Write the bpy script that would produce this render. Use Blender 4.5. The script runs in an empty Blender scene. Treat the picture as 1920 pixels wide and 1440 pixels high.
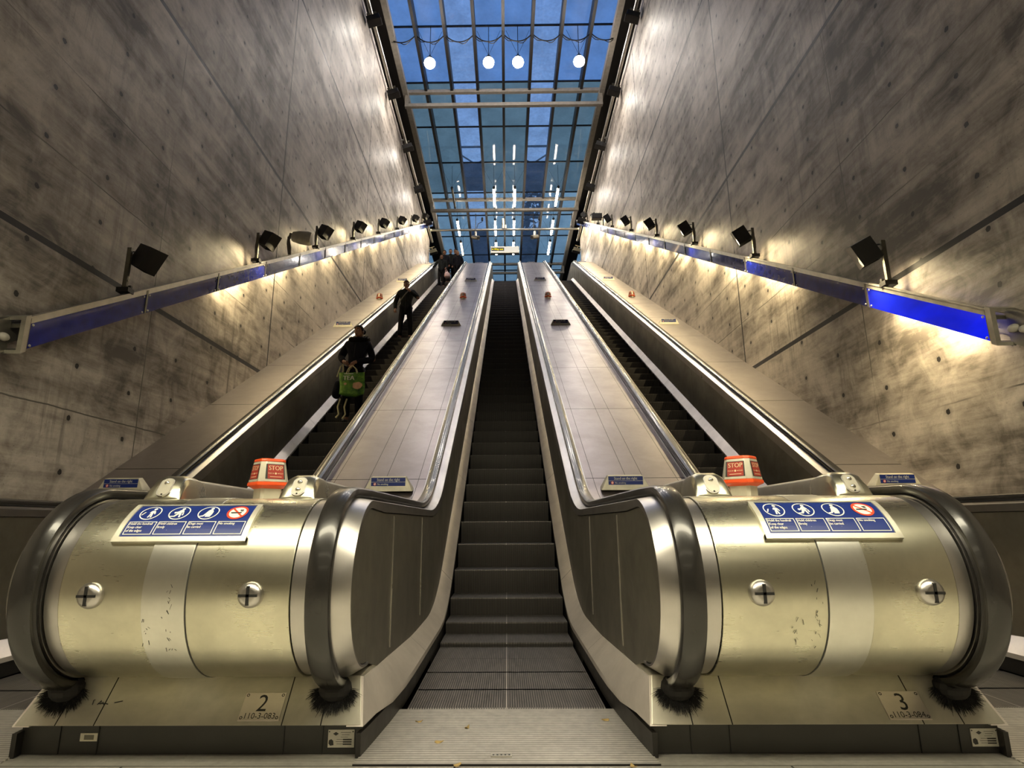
import bpy, math, random
from mathutils import Vector, Matrix
random.seed(7)
C = bpy.context.scene.collection
PI = math.pi
TAN = math.tan(math.radians(30))
CAMH = .92
# ------------------------------------------------------------------ materials
class NT:
    def __init__(s, name):
        s.m = bpy.data.materials.new(name); s.m.use_nodes = True
        s.t = s.m.node_tree; s.t.nodes.clear()
        s.out = s.t.nodes.new('ShaderNodeOutputMaterial')
    def n(s, typ, **kw):
        nd = s.t.nodes.new(typ)
        for k, v in kw.items(): setattr(nd, k, v)
        return nd
    def put(s, sock, v):
        if isinstance(v, bpy.types.NodeSocket): s.t.links.new(v, sock)
        elif isinstance(v, (tuple, list)):
            sock.default_value = tuple(v) + (1,) if len(v) == 3 and len(sock.default_value) == 4 else tuple(v)
        else: sock.default_value = v
    def math(s, op, a, b=0.0, c=0.0):
        nd = s.n('ShaderNodeMath', operation=op)
        s.put(nd.inputs[0], a); s.put(nd.inputs[1], b); s.put(nd.inputs[2], c)
        return nd.outputs[0]
    def coord(s):
        nd = s.n('ShaderNodeTexCoord'); return nd.outputs['Object']
    def sep(s, v):
        nd = s.n('ShaderNodeSeparateXYZ'); s.put(nd.inputs[0], v); return nd.outputs
    def comb(s, x, y, z):
        nd = s.n('ShaderNodeCombineXYZ')
        s.put(nd.inputs[0], x); s.put(nd.inputs[1], y); s.put(nd.inputs[2], z); return nd.outputs[0]
    def scale(s, v, sc, loc=(0, 0, 0)):
        nd = s.n('ShaderNodeMapping'); s.put(nd.inputs[0], v)
        nd.inputs['Scale'].default_value = sc; nd.inputs['Location'].default_value = loc
        return nd.outputs[0]
    def noise(s, v, sc, det=4, rough=.55, dist=0.0):
        nd = s.n('ShaderNodeTexNoise'); s.put(nd.inputs['Vector'], v)
        nd.inputs['Scale'].default_value = sc; nd.inputs['Detail'].default_value = det
        nd.inputs['Roughness'].default_value = rough; nd.inputs['Distortion'].default_value = dist
        return nd.outputs[0]
    def ramp(s, f, pts):
        nd = s.n('ShaderNodeValToRGB'); s.put(nd.inputs[0], f)
        e = nd.color_ramp.elements
        while len(e) < len(pts): e.new(.5)
        for el, (p, c) in zip(e, pts):
            el.position = p; el.color = tuple(c) + (1,) if len(c) == 3 else c
        return nd.outputs[0]
    def rng(s, f, a, b, c=0.0, d=1.0):
        nd = s.n('ShaderNodeMapRange'); s.put(nd.inputs[0], f)
        for i, v in enumerate((a, b, c, d)): nd.inputs[i + 1].default_value = v
        return nd.outputs[0]
    def mix(s, f, a, b, blend='MIX'):
        nd = s.n('ShaderNodeMix', data_type='RGBA', blend_type=blend)
        s.put(nd.inputs['Factor'], f); s.put(nd.inputs[6], a); s.put(nd.inputs[7], b)
        return nd.outputs[2]
    def bump(s, h, st=.2, dist=.01):
        nd = s.n('ShaderNodeBump'); s.put(nd.inputs['Height'], h)
        nd.inputs['Strength'].default_value = st; nd.inputs['Distance'].default_value = dist
        return nd.outputs[0]
    def bsdf(s, **kw):
        nd = s.n('ShaderNodeBsdfPrincipled')
        for k, v in kw.items(): s.put(nd.inputs[k.replace('_', ' ')], v)
        s.t.links.new(nd.outputs[0], s.out.inputs[0]); return nd
    def line(s, c, v, w):      # 1 inside a band of half width w about v
        return s.math('LESS_THAN', s.math('ABSOLUTE', s.math('SUBTRACT', c, v)), w)
    def rep(s, c, v, p, w):    # 1 inside bands repeated with period p
        f = s.math('FRACT', s.math('ADD', s.math('DIVIDE', s.math('SUBTRACT', c, v), p), .5))
        return s.math('LESS_THAN', s.math('ABSOLUTE', s.math('MULTIPLY', s.math('SUBTRACT', f, .5), p)), w)
    def any(s, *a):
        r = a[0]
        for b in a[1:]: r = s.math('MAXIMUM', r, b)
        return r

def simple(name, col, rough=.5, metal=0.0, var=.15, **kw):
    t = NT(name); n = t.noise(t.coord(), 9.0, 3)
    c = t.mix(t.rng(n, .3, .7), tuple(x * (1 - var) for x in col), tuple(min(1, x * (1 + var)) for x in col))
    t.bsdf(Base_Color=c, Roughness=t.rng(n, .3, .7, max(0, rough - .05), min(1, rough + .05)), Metallic=metal, **kw)
    return t.m
def emit(name, col, st):
    t = NT(name); e = t.n('ShaderNodeEmission'); t.put(e.inputs[0], col); e.inputs[1].default_value = st
    t.t.links.new(e.outputs[0], t.out.inputs[0]); return t.m

def steel(name, col, rough, brush=(1, 1, 1), dirt=.3, seams=None, wear=True, metal=1.0):
    """brushed stainless steel; seams(t, x, y, z) gives a dark line mask"""
    t = NT(name); co = t.coord()
    b = t.noise(t.scale(co, brush), 60, 3, .7)
    big = t.noise(co, 2.3, 5, .65, .3)
    sm = t.noise(co, 14, 4, .6)
    c = t.mix(t.rng(big, .35, .7), tuple(x * (1 - dirt) for x in col), col)
    c = t.mix(t.rng(b, .35, .65, 0, .13), c, tuple(x * .78 for x in col))
    if wear:
        scr = t.noise(t.scale(co, (3, 30, 30)), 5, 2, .5)
        c = t.mix(t.math('MULTIPLY', t.math('GREATER_THAN', scr, .775), t.math('GREATER_THAN', sm, .60)), c, (.24, .22, .18))
    r = t.math('ADD', t.rng(big, .3, .75, rough + .07, rough - .04), t.rng(b, .3, .7, -.012, .018))
    h = t.math('MULTIPLY', b, .022)
    if seams:
        x, y, z = t.sep(co)
        m = seams(t, x, y, z)
        c = t.mix(m, c, (.03, .028, .025)); h = t.math('SUBTRACT', h, m); r = t.math('ADD', r, t.math('MULTIPLY', m, .3))
    t.bsdf(Base_Color=c, Metallic=metal, Roughness=r, Normal=t.bump(h, .16, .004))
    return t.m

def concrete(name, dark=1.0):
    t = NT(name); co = t.coord(); x, y, z = t.sep(co)
    p = t.comb(x, y, z)
    big = t.noise(t.scale(p, (1, .28, .45)), 1.0, 6, .62, .4)
    streak = t.noise(t.scale(p, (1, .35, 3.2), (3, 0, 0)), 1.1, 6, .68, .3)
    drip = t.noise(t.scale(p, (1, 7.0, .45), (0, 4, 0)), 1.5, 5, .7, .5)
    patch = t.noise(t.scale(p, (1, .8, .8), (9, 1, 2)), .8, 3, .5)
    fine = t.noise(p, 26, 5, .7); cloud = t.noise(t.scale(p, (1, 1, 1), (2, 7, 1)), 2.6, 6, .65, .8)
    f = t.math('ADD', t.math('ADD', t.math('MULTIPLY', big, .36), t.math('MULTIPLY', cloud, .26)), t.math('MULTIPLY', streak, .38))
    f = t.math('ADD', t.math('MULTIPLY', t.math('SUBTRACT', f, .5), 1.65), .495)
    c = t.ramp(f, [(.35, (.115, .099, .082)), (.45, (.31, .273, .236)), (.55, (.50, .448, .39)), (.68, (.64, .58, .51))])
    dm = t.math('MULTIPLY', t.rng(drip, .50, .72), t.rng(patch, .45, .62))
    c = t.mix(t.math('MULTIPLY', dm, .78), c, (.085, .075, .065))
    c = t.mix(t.math('MULTIPLY', t.rng(fine, .35, .7), .18), c, (.14, .125, .11))
    wob = t.math('MULTIPLY', t.math('SUBTRACT', t.noise(p, 3.0, 3), .5), .03)
    yy = t.math('ADD', y, wob); zz = t.math('ADD', z, wob)
    big_j = t.any(*[t.line(z, v, .032) for v in (3.42, 7.14, 11.5)], *[t.line(y, v, .02) for v in (9.93, 16.2, 22.4)])
    small = t.any(*[t.line(zz, v, .007) for v in (1.98, 5.2, 9.15, 13.4, 4.3)],
                  t.math('MULTIPLY', t.line(yy, 6.55, .008), t.math('LESS_THAN', z, 7.1)),
                  t.math('MULTIPLY', t.line(yy, 3.75, .008), t.math('LESS_THAN', z, 3.4)))
    small = t.math('MULTIPLY', small, t.rng(patch, .40, .5))
    fy = t.math('MULTIPLY', t.math('SUBTRACT', t.math('FRACT', t.math('ADD', t.math('DIVIDE', t.math('SUBTRACT', y, 4.69), 1.65), .5)), .5), 1.65)
    fz = t.math('MULTIPLY', t.math('SUBTRACT', t.math('FRACT', t.math('ADD', t.math('DIVIDE', t.math('SUBTRACT', z, 3.86), .51), .5)), .5), .51)
    fy2 = t.math('MULTIPLY', t.math('SUBTRACT', t.math('FRACT', t.math('ADD', t.math('DIVIDE', t.math('SUBTRACT', y, 5.515), 1.65), .5)), .5), 1.65)
    fz2 = t.math('MULTIPLY', t.math('SUBTRACT', t.math('FRACT', t.math('ADD', t.math('DIVIDE', t.math('SUBTRACT', z, 4.97), .51), .5)), .5), .51)
    def dist(a, b): return t.math('SQRT', t.math('ADD', t.math('MULTIPLY', a, a), t.math('MULTIPLY', b, b)))
    d = t.math('ADD', t.math('MINIMUM', dist(fy, fz), dist(fy2, fz2)), t.math('MULTIPLY', t.math('SUBTRACT', t.noise(p, 40, 2), .5), .02))
    hole = t.math('LESS_THAN', d, .026); halo = t.rng(d, .03, .075, .45, 0)
    c = t.mix(halo, c, (.13, .115, .10))
    c = t.mix(small, c, (.11, .10, .085))
    c = t.mix(hole, c, (.018, .016, .014)); c = t.mix(big_j, c, (.010, .009, .008))
    pits = t.math('GREATER_THAN', t.noise(p, 55, 1), .74)
    c = t.mix(t.math('MULTIPLY', pits, .5), c, (.06, .05, .04))
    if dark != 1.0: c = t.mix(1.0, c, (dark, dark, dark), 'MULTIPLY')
    h = t.math('SUBTRACT', t.math('ADD', t.math('MULTIPLY', f, .8), t.math('MULTIPLY', fine, .25)), t.math('MULTIPLY', t.any(hole, big_j), 2.0))
    t.bsdf(Base_Color=c, Roughness=t.rng(f, .3, .7, .62, .48), Specular_IOR_Level=.35, Normal=t.bump(h, .35, .012))
    return t.m

M = {}
M['concrete'] = concrete('cast_concrete')
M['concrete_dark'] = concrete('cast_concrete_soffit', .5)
M['drum'] = steel('brushed_drum_steel', (.69, .665, .52), .265, (.12, 3, 3), .30)
M['strip'] = steel('brushed_strip_steel', (.74, .73, .66), .30, (.12, 3, 3), .22)
M['plinth'] = steel('satin_plinth_steel', (.56, .53, .44), .42, (.3, 2, 2), .4,
    lambda t, x, y, z: t.any(*[t.line(t.math('ABSOLUTE', x), v, .0025) for v in (.385, .545)]), metal=.6)
M['deck'] = steel('brushed_deck_steel', (.262, .228, .234), .32, (3, .15, .15), .18,
    lambda t, x, y, z: t.any(t.line(t.math('ABSOLUTE', x), .085, .0022), t.line(t.math('ABSOLUTE', x), .42, .0022), t.rep(y, 6.05, 1.835, .005)), wear=False, metal=.92)
M['side_deck'] = steel('brushed_side_deck_steel', (.29, .26, .25), .35, (3, .15, .15), .18,
    lambda t, x, y, z: t.rep(y, 6.3, 1.835, .007), wear=False, metal=.85)
M['ledge'] = steel('satin_ledge_steel', (.74, .675, .62), .32, (3, .2, .2), .25,
    lambda t, x, y, z: t.rep(y, 4.1, 1.83, .002), wear=False, metal=.45)
M['trim'] = steel('polished_trim_steel', (.49, .47, .45), .30, (3, .2, .2), .15, wear=False)
M['panel'] = steel('worn_balustrade_panel', (.40, .38, .315), .42, (2, 2, .3), .35,
    lambda t, x, y, z: t.math('MULTIPLY', t.rep(y, 4.5, 1.83, .003), t.math('GREATER_THAN', y, 5.0)), wear=False)
M['kick'] = simple('dark_kick_plate', (.030, .029, .026), .5)
M['skirt'] = simple('dark_skirt', (.02, .018, .016), .45, .3)
M['bristle'] = simple('black_bristle', (.006, .005, .005), .8)
M['beige'] = simple('beige_enamel', (.58, .55, .44), .38, .25)
M['signframe'] = simple('satin_sign_frame', (.62, .60, .50), .35, .5)
M['blue'] = None
t = NT('scratched_blue_enamel'); co = t.coord()
scr = t.noise(t.scale(co, (20, 4, 9)), 6, 2); sc2 = t.noise(co, 70, 2)
msk = t.math('MAXIMUM', t.math('MULTIPLY', t.math('GREATER_THAN', scr, .775), .8), t.math('MULTIPLY', t.math('GREATER_THAN', sc2, .76), .7))
t.bsdf(Specular_IOR_Level=.3, Base_Color=t.mix(msk, (.010, .026, .165), (.30, .32, .40)), Roughness=.35); M['blue'] = t.m
M['darkblue'] = simple('navy_sign_face', (.012, .018, .075), .35)
M['white'] = simple('white_lettering', (.78, .77, .70), .5, var=.06)
M['orange'] = simple('orange_red_plastic', (.80, .085, .012), .32, var=.08)
M['red_ring'] = simple('red_sign_paint', (.75, .06, .02), .4, var=.08)
M['stop_red'] = simple('dark_red_stop_face', (.36, .032, .018), .35, var=.12)
M['cream'] = simple('cream_lettering', (.80, .62, .38), .5, var=.05)
M['black'] = simple('black_paint', (.008, .008, .008), .45)
M['fixture'] = simple('black_lamp_housing', (.016, .015, .014), .45, .2)
M['galv'] = simple('galvanised_channel', (.16, .15, .12), .45, .7)
M['alu'] = simple('weathered_aluminium', (.50, .48, .42), .36, .8)
M['acrylic'] = simple('dark_blue_acrylic', (.007, .014, .19), .12, var=.25, Coat_Weight=.3)
M['plate_white'] = simple('chipped_white_label', (.55, .53, .46), .5, var=.2)
M['number_plate'] = steel('etched_number_plate', (.74, .68, .62), .38, (.3, 3, 3), .2, wear=False)
M['roof_steel'] = simple('dark_roof_steel', (.013, .012, .0115), .5, .4)
M['roof_frame'] = simple('painted_roof_frame', (.22, .20, .17), .5, .3)
M['chrome'] = simple('chrome', (.75, .74, .72), .15, 1.0)
M['concourse'] = simple('dark_concourse_finish', (.05, .05, .048), .6)
# rubber handrail
t = NT('black_rubber_handrail'); n = t.noise(t.coord(), 8, 3)
t.bsdf(Base_Color=t.mix(n, (.010, .0095, .009), (.022, .020, .018)), Roughness=.27, Specular_IOR_Level=.45, Coat_Weight=.2, Coat_Roughness=.08)
M['rubber'] = t.m
# ribbed escalator steps
t = NT('ribbed_step_metal'); co = t.coord(); x, y, z = t.sep(co)
rb = t.rep(x, 0, .0125, .0032); n = t.noise(t.scale(co, (6, 1, 1)), 4, 4)
mid = t.line(x, 0.0, .004)
land = t.mix(t.rng(n, .3, .7), (.085, .076, .07), (.18, .163, .15))
c = t.mix(rb, (.014, .013, .012), land); c = t.mix(mid, c, (.34, .31, .29))
t.bsdf(Base_Color=c, Metallic=.35, Roughness=.45, Normal=t.bump(rb, .5, .006)); M['step'] = t.m
t = NT('ribbed_riser_metal'); co = t.coord(); x, y, z = t.sep(co)
rb = t.rep(x, 0, .0125, .0032); n = t.noise(t.scale(co, (6, 1, 1)), 4, 4)
c = t.mix(rb, (.010, .009, .008), t.mix(n, (.042, .037, .034), (.085, .075, .069)))
t.bsdf(Base_Color=c, Metallic=.3, Roughness=.5, Normal=t.bump(rb, .5, .006)); M['riser'] = t.m
# ribbed aluminium floor
def ribbed(name, a, b, per):
    t = NT(name); co = t.coord(); x, y, z = t.sep(co)
    rb = t.rep(y, 0, per, per * .3); n = t.noise(co, 2.2, 6, .65, .4); n2 = t.noise(co, 30, 4, .7)
    c = t.mix(t.rng(n, .3, .7), a, b); c = t.mix(t.math('MULTIPLY', t.rng(n2, .4, .7), .35), c, tuple(v * .4 for v in a))
    c = t.mix(t.math('MULTIPLY', rb, .55), c, tuple(v * .25 for v in a))
    seam = t.any(t.math('MULTIPLY', t.math('LESS_THAN', y, 2.58), t.rep(t.math('ADD', x, t.math('MULTIPLY', y, .0)), -.20, 1.30, .004)), t.line(y, 2.58, .003))
    c = t.mix(seam, c, (.02, .018, .016))
    t.bsdf(Base_Color=c, Metallic=.45, Roughness=t.rng(n, .3, .7, .5, .36), Normal=t.bump(rb, -.3, .004)); return t.m
M['floor'] = ribbed('ribbed_floor_plate', (.38, .36, .32), (.58, .555, .49), .016)
M['comb'] = ribbed('ribbed_comb_plate', (.43, .405, .37), (.62, .59, .535), .024)
M['bounce_floor'] = simple('pale_bounce_floor', (.66, .63, .54), .4)  # pale colour invented to bounce light onto the drums
# roof glass: frosted (diffusing) and clear panes
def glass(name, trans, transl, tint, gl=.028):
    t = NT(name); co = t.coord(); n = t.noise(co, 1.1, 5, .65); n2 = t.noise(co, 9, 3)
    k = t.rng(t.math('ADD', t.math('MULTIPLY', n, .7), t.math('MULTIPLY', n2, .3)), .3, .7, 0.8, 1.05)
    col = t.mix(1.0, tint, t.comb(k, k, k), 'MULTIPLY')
    a = t.n('ShaderNodeBsdfTransparent'); t.put(a.inputs[0], col)
    b = t.n('ShaderNodeBsdfTranslucent'); t.put(b.inputs[0], col)
    g = t.n('ShaderNodeBsdfGlossy'); g.inputs['Roughness'].default_value = .03; g.inputs[0].default_value = (.9, .9, .9, 1)
    m1 = t.n('ShaderNodeMixShader'); m1.inputs[0].default_value = transl / (trans + transl)
    t.t.links.new(a.outputs[0], m1.inputs[1]); t.t.links.new(b.outputs[0], m1.inputs[2])
    m2 = t.n('ShaderNodeMixShader'); m2.inputs[0].default_value = gl
    t.t.links.new(m1.outputs[0], m2.inputs[1]); t.t.links.new(g.outputs[0], m2.inputs[2])
    t.t.links.new(m2.outputs[0], t.out.inputs[0]); return t.m
M['frosted'] = glass('frosted_roof_glass', .34, .66, (.80, .88, .95)); M['frosted_reflect'] = glass('frosted_glass_roof_reflection', .34, .66, (.74, .74, .62)); M['frosted_teal'] = glass('teal_frosted_roof_glass', .34, .66, (1.0, 1.0, .86))  # the greyer copy has the darker roof's reflection put into its tint
M['clear'] = glass('clear_roof_glass', .92, .08, (1.0, 1.0, 1.0))
M['tube_on'] = emit('lit_tube', (1, .87, .70), 58)
M['tube_dim'] = emit('dim_tube', (1, .72, .40), 6)
M['bulb'] = emit('lit_bulb', (1, .90, .80), 150)
M['sign_light'] = emit('lit_sign_face', (1, .92, .78), .75)
M['yellow_lit'] = emit('lit_yellow_letters', (1, .80, .02), 1.0)
M['trough_lamp'] = emit('lit_trough_lamp', (1, .85, .55), 3)
M['wash'] = emit('lit_ceiling_tube', (1, .91, .66), 25); M['wash_dim'] = emit('dim_ceiling_tube', (1, .88, .62), 2.2)
t = NT('lit_blue_acrylic'); n = t.noise(t.scale(t.coord(), (1, .8, 2)), 1.6, 3)
t.bsdf(Base_Color=(.006, .012, .2), Roughness=.10, Emission_Color=(.0, .01, 1.0), Emission_Strength=t.rng(n, .25, .75, .16, .70)); M['acrylic_lit'] = t.m
# people
M['skin'] = simple('brown_skin', (.25, .12, .07), .5, var=.1)
M['hair'] = simple('black_hair', (.007, .005, .004), .8, Specular_IOR_Level=.12)
def cloth(name, col, quilt=0):
    t = NT(name); co = t.coord(); x, y, z = t.sep(co)
    n = t.noise(t.scale(co, (1, 1, .45)), 11, 5, .7, .6); fuzz = t.noise(co, 160, 2)
    h = t.math('ADD', n, t.math('MULTIPLY', fuzz, .25))
    if quilt: h = t.math('SUBTRACT', h, t.math('MULTIPLY', t.rep(z, 0, .105, .008), .7))
    c = t.mix(t.rng(n, .35, .65), tuple(v * .55 for v in col), tuple(v * 1.5 for v in col))
    c = t.mix(t.math('MULTIPLY', t.rng(fuzz, .55, .75), .4), c, tuple(min(1, v * 3.2 + .01) for v in col))
    t.bsdf(Base_Color=c, Roughness=.85, Specular_IOR_Level=.15, Normal=t.bump(h, .7, .02)); return t.m
M['coat'] = cloth('black_padded_cloth', (.0075, .0078, .012), 1)
M['jacket'] = cloth('charcoal_jacket_cloth', (.013, .0145, .0135))
M['trouser'] = cloth('dark_trouser_cloth', (.008, .0075, .009))
M['shoe'] = simple('dark_shoe_leather', (.010, .009, .009), .5)
M['grey'] = simple('white_knit_cap', (.50, .48, .44), .9)
t = NT('green_printed_bag'); n = t.noise(t.coord(), 9, 4, .7)
t.bsdf(Base_Color=t.ramp(n, [(.3, (.02, .07, .008)), (.45, (.07, .20, .02)), (.6, (.16, .33, .03)), (.75, (.32, .45, .10))]), Roughness=.6); M['greenbag'] = t.m
M['straw'] = simple('pale_webbing', (.55, .50, .30), .8)
M['peach'] = simple('peach_print', (.62, .36, .22), .7, var=.25)
M['pinkbag'] = simple('pale_pink_bag', (.70, .48, .46), .6)
M['bluebag'] = simple('light_blue_bag', (.15, .32, .55), .6)
M['eye'] = simple('eye_white', (.7, .68, .64), .3)
M['leaf'] = simple('dry_leaf', (.34, .24, .09), .8, var=.4)
M['lips'] = simple('lip_skin', (.14, .045, .03), .5)
M['foliage'] = simple('night_foliage', (.020, .035, .022), .9, var=.5)
M['brickdark'] = simple('night_masonry', (.035, .035, .045), .9, var=.3)

# ------------------------------------------------------------------ mesh helpers
class MB:
    def __init__(s): s.v = []; s.f = []
    def add(s, vs, fs):
        o = len(s.v); s.v += [tuple(p) for p in vs]; s.f += [tuple(i + o for i in f) for f in fs]; return s
    def box(s, c, d, mat=None):
        hx, hy, hz = d[0] / 2, d[1] / 2, d[2] / 2
        vs = [Vector((x, y, z)) for x in (-hx, hx) for y in (-hy, hy) for z in (-hz, hz)]
        if mat is not None: vs = [mat @ p for p in vs]
        vs = [p + Vector(c) for p in vs]
        return s.add(vs, [(0, 1, 3, 2), (4, 6, 7, 5), (0, 4, 5, 1), (2, 3, 7, 6), (0, 2, 6, 4), (1, 5, 7, 3)])
    def tube(s, pts, r, n=10, cap=True):
        pts = [Vector(p) for p in pts]; rr = r if isinstance(r, (list, tuple)) else [r] * len(pts)
        vs = []; prev = None
        for i, p in enumerate(pts):
            tg = (pts[min(i + 1, len(pts) - 1)] - pts[max(i - 1, 0)]).normalized()
            if prev is None:
                u = tg.orthogonal().normalized()
            else:
                u = (prev - tg * prev.dot(tg)); u = u.normalized() if u.length > 1e-6 else tg.orthogonal().normalized()
            prev = u; w = tg.cross(u)
            for k in range(n):
                a = 2 * PI * k / n; vs.append(p + (u * math.cos(a) + w * math.sin(a)) * rr[i])
        fs = []
        for i in range(len(pts) - 1):
            for k in range(n):
                k2 = (k + 1) % n; fs.append((i * n + k, i * n + k2, (i + 1) * n + k2, (i + 1) * n + k))
        if cap:
            fs.append(tuple(range(n - 1, -1, -1))); fs.append(tuple((len(pts) - 1) * n + k for k in range(n)))
        return s.add(vs, fs)
    def ell(s, c, r, nu=16, nv=10, mat=None, fn=None):
        vs = []; c = Vector(c)
        for j in range(nv + 1):
            th = PI * j / nv
            for i in range(nu):
                ph = 2 * PI * i / nu
                p = Vector((math.sin(th) * math.cos(ph), math.sin(th) * math.sin(ph), math.cos(th)))
                if fn: p = fn(p)
                p = Vector((p.x * r[0], p.y * r[1], p.z * r[2]))
                if mat is not None: p = mat @ p
                vs.append(p + c)
        fs = []
        for j in range(nv):
            for i in range(nu):
                i2 = (i + 1) % nu; fs.append((j * nu + i, (j + 1) * nu + i, (j + 1) * nu + i2, j * nu + i2))
        return s.add(vs, fs)
    def prism(s, poly, fn0, fn1):
        n = len(poly)
        vs = [fn0(p) for p in poly] + [fn1(p) for p in poly]
        fs = [tuple(range(n - 1, -1, -1)), tuple(range(n, 2 * n))] + [(i, (i + 1) % n, n + (i + 1) % n, n + i) for i in range(n)]
        return s.add(vs, fs)
    def sweep2(s, A, B, x0, x1):
        """closed bar between two matched (y,z) curves, from x0 to x1"""
        n = len(A); vs = []
        for (a, b) in zip(A, B):
            vs += [(x0, a[0], a[1]), (x1, a[0], a[1]), (x1, b[0], b[1]), (x0, b[0], b[1])]
        fs = [(0, 1, 2, 3), (4 * n - 1, 4 * n - 2, 4 * n - 3, 4 * n - 4)]
        for i in range(n - 1):
            for k in range(4):
                k2 = (k + 1) % 4; fs.append((4 * i + k, 4 * i + 4 + k, 4 * i + 4 + k2, 4 * i + k2))
        return s.add(vs, fs)
    def sweep(s, path, sect):
        """sweep an (x, n) section along a (y,z) path, n along the outward normal"""
        n = len(path); m = len(sect); vs = []
        for i, p in enumerate(path):
            a = path[max(i - 1, 0)]; b = path[min(i + 1, n - 1)]
            ty, tz = b[0] - a[0], b[1] - a[1]; L = math.hypot(ty, tz); ty /= L; tz /= L
            for (x, q) in sect: vs.append((x, p[0] - tz * q, p[1] + ty * q))
        fs = [tuple(range(m)), tuple((n - 1) * m + k for k in range(m - 1, -1, -1))]
        for i in range(n - 1):
            for k in range(m):
                k2 = (k + 1) % m; fs.append((i * m + k, (i + 1) * m + k, (i + 1) * m + k2, i * m + k2))
        return s.add(vs, fs)
    def map(s, fn): s.v = [tuple(fn(Vector(p))) for p in s.v]; return s
    def mesh(s, name, mats, smooth=False, fmat=None):
        me = bpy.data.meshes.new(name); me.from_pydata(s.v, [], s.f)
        for m in (mats if isinstance(mats, list) else [mats]): me.materials.append(m)
        if fmat: me.polygons.foreach_set('material_index', fmat)
        import bmesh
        bm = bmesh.new(); bm.from_mesh(me); bmesh.ops.recalc_face_normals(bm, faces=bm.faces); bm.to_mesh(me); bm.free()
        if smooth:
            me.polygons.foreach_set('use_smooth', [True] * len(me.polygons))
            if smooth != 'all': me.set_sharp_from_angle(angle=math.radians(38))
        me.update(); return me
    def obj(s, name, mat, parent=None, smooth=False, loc=None, bevel=0, label=None, fmat=None):
        o = bpy.data.objects.new(name, s.mesh(name, mat, smooth, fmat)); C.objects.link(o)
        if parent: o.parent = parent
        if loc: o.location = loc
        if bevel:
            b = o.modifiers.new('bevel', 'BEVEL'); b.width = bevel; b.segments = 2; b.limit_method = 'ANGLE'
        if label: o['label'] = label
        return o
def tag(o, label=None, cat=None, group=None, kind=None):
    if label: o['label'] = label
    if cat: o['category'] = cat
    if group: o['group'] = group
    if kind: o['kind'] = kind
    return o
def thing(name, label, cat, loc=(0, 0, 0), group=None, kind=None, rz=0):
    o = bpy.data.objects.new(name, None); C.objects.link(o); o.location = loc; o.rotation_euler = (0, 0, rz)
    o.empty_display_size = .1
    return tag(o, label, cat, group, kind)
def copy_tree(o, parent=None):
    c = o.copy(); C.objects.link(c)
    if parent: c.parent = parent
    for ch in [q for q in C.objects if q.parent == o]: copy_tree(ch, c)
    return c
_tc = {}
def text(s, size, align='LEFT', ext=.0):
    """flat outline of a string: list of (verts2d, faces)"""
    k = (s, align)
    if k not in _tc:
        cu = bpy.data.curves.new('t', 'FONT'); cu.body = s; cu.size = 1.0; cu.align_x = align; cu.resolution_u = 3
        ob = bpy.data.objects.new('t', cu); C.objects.link(ob)
        dg = bpy.context.evaluated_depsgraph_get(); me = bpy.data.meshes.new_from_object(ob.evaluated_get(dg))
        _tc[k] = ([(v.co.x, v.co.y) for v in me.vertices], [tuple(p.vertices) for p in me.polygons])
        bpy.data.objects.remove(ob); bpy.data.meshes.remove(me); bpy.data.curves.remove(cu)
    v, f = _tc[k]
    return [(x * size, y * size) for x, y in v], f
def put_text(mb, s, size, u, v, fn, align='LEFT', squeeze=1.0, bold=0.0):
    """place text with its baseline at (u, v) on the surface fn(u, v)"""
    vs, fs = text(s, size, align)
    for du in ((0,) if not bold else (-bold, 0, bold)):
        mb.add([fn(u + du + x * squeeze, v + y) for x, y in vs], fs)
def ring2(r0, r1, n=28): return [((r0 * math.cos(a), r0 * math.sin(a)), (r1 * math.cos(a), r1 * math.sin(a))) for a in [2 * PI * i / n for i in range(n)]]
def put_ring(mb, u, v, r0, r1, fn, n=28):
    R = ring2(r0, r1, n); vs = []
    for a, b in R: vs += [fn(u + a[0], v + a[1]), fn(u + b[0], v + b[1])]
    mb.add(vs, [(2 * i, 2 * i + 1, 2 * ((i + 1) % n) + 1, 2 * ((i + 1) % n)) for i in range(n)])
def put_poly(mb, pts, u, v, sc, fn): mb.add([fn(u + x * sc, v + y * sc) for x, y in pts], [tuple(range(len(pts)))])
def put_disc(mb, u, v, r, fn, n=18): put_poly(mb, [(math.cos(2 * PI * i / n), math.sin(2 * PI * i / n)) for i in range(n)], u, v, r, fn)
def put_rect(mb, u0, v0, u1, v1, fn, nu=1, nv=1):
    vs = [fn(u0 + (u1 - u0) * i / nu, v0 + (v1 - v0) * j / nv) for j in range(nv + 1) for i in range(nu + 1)]
    mb.add(vs, [(j * (nu + 1) + i, j * (nu + 1) + i + 1, (j + 1) * (nu + 1) + i + 1, (j + 1) * (nu + 1) + i) for j in range(nv) for i in range(nu)])

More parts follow.
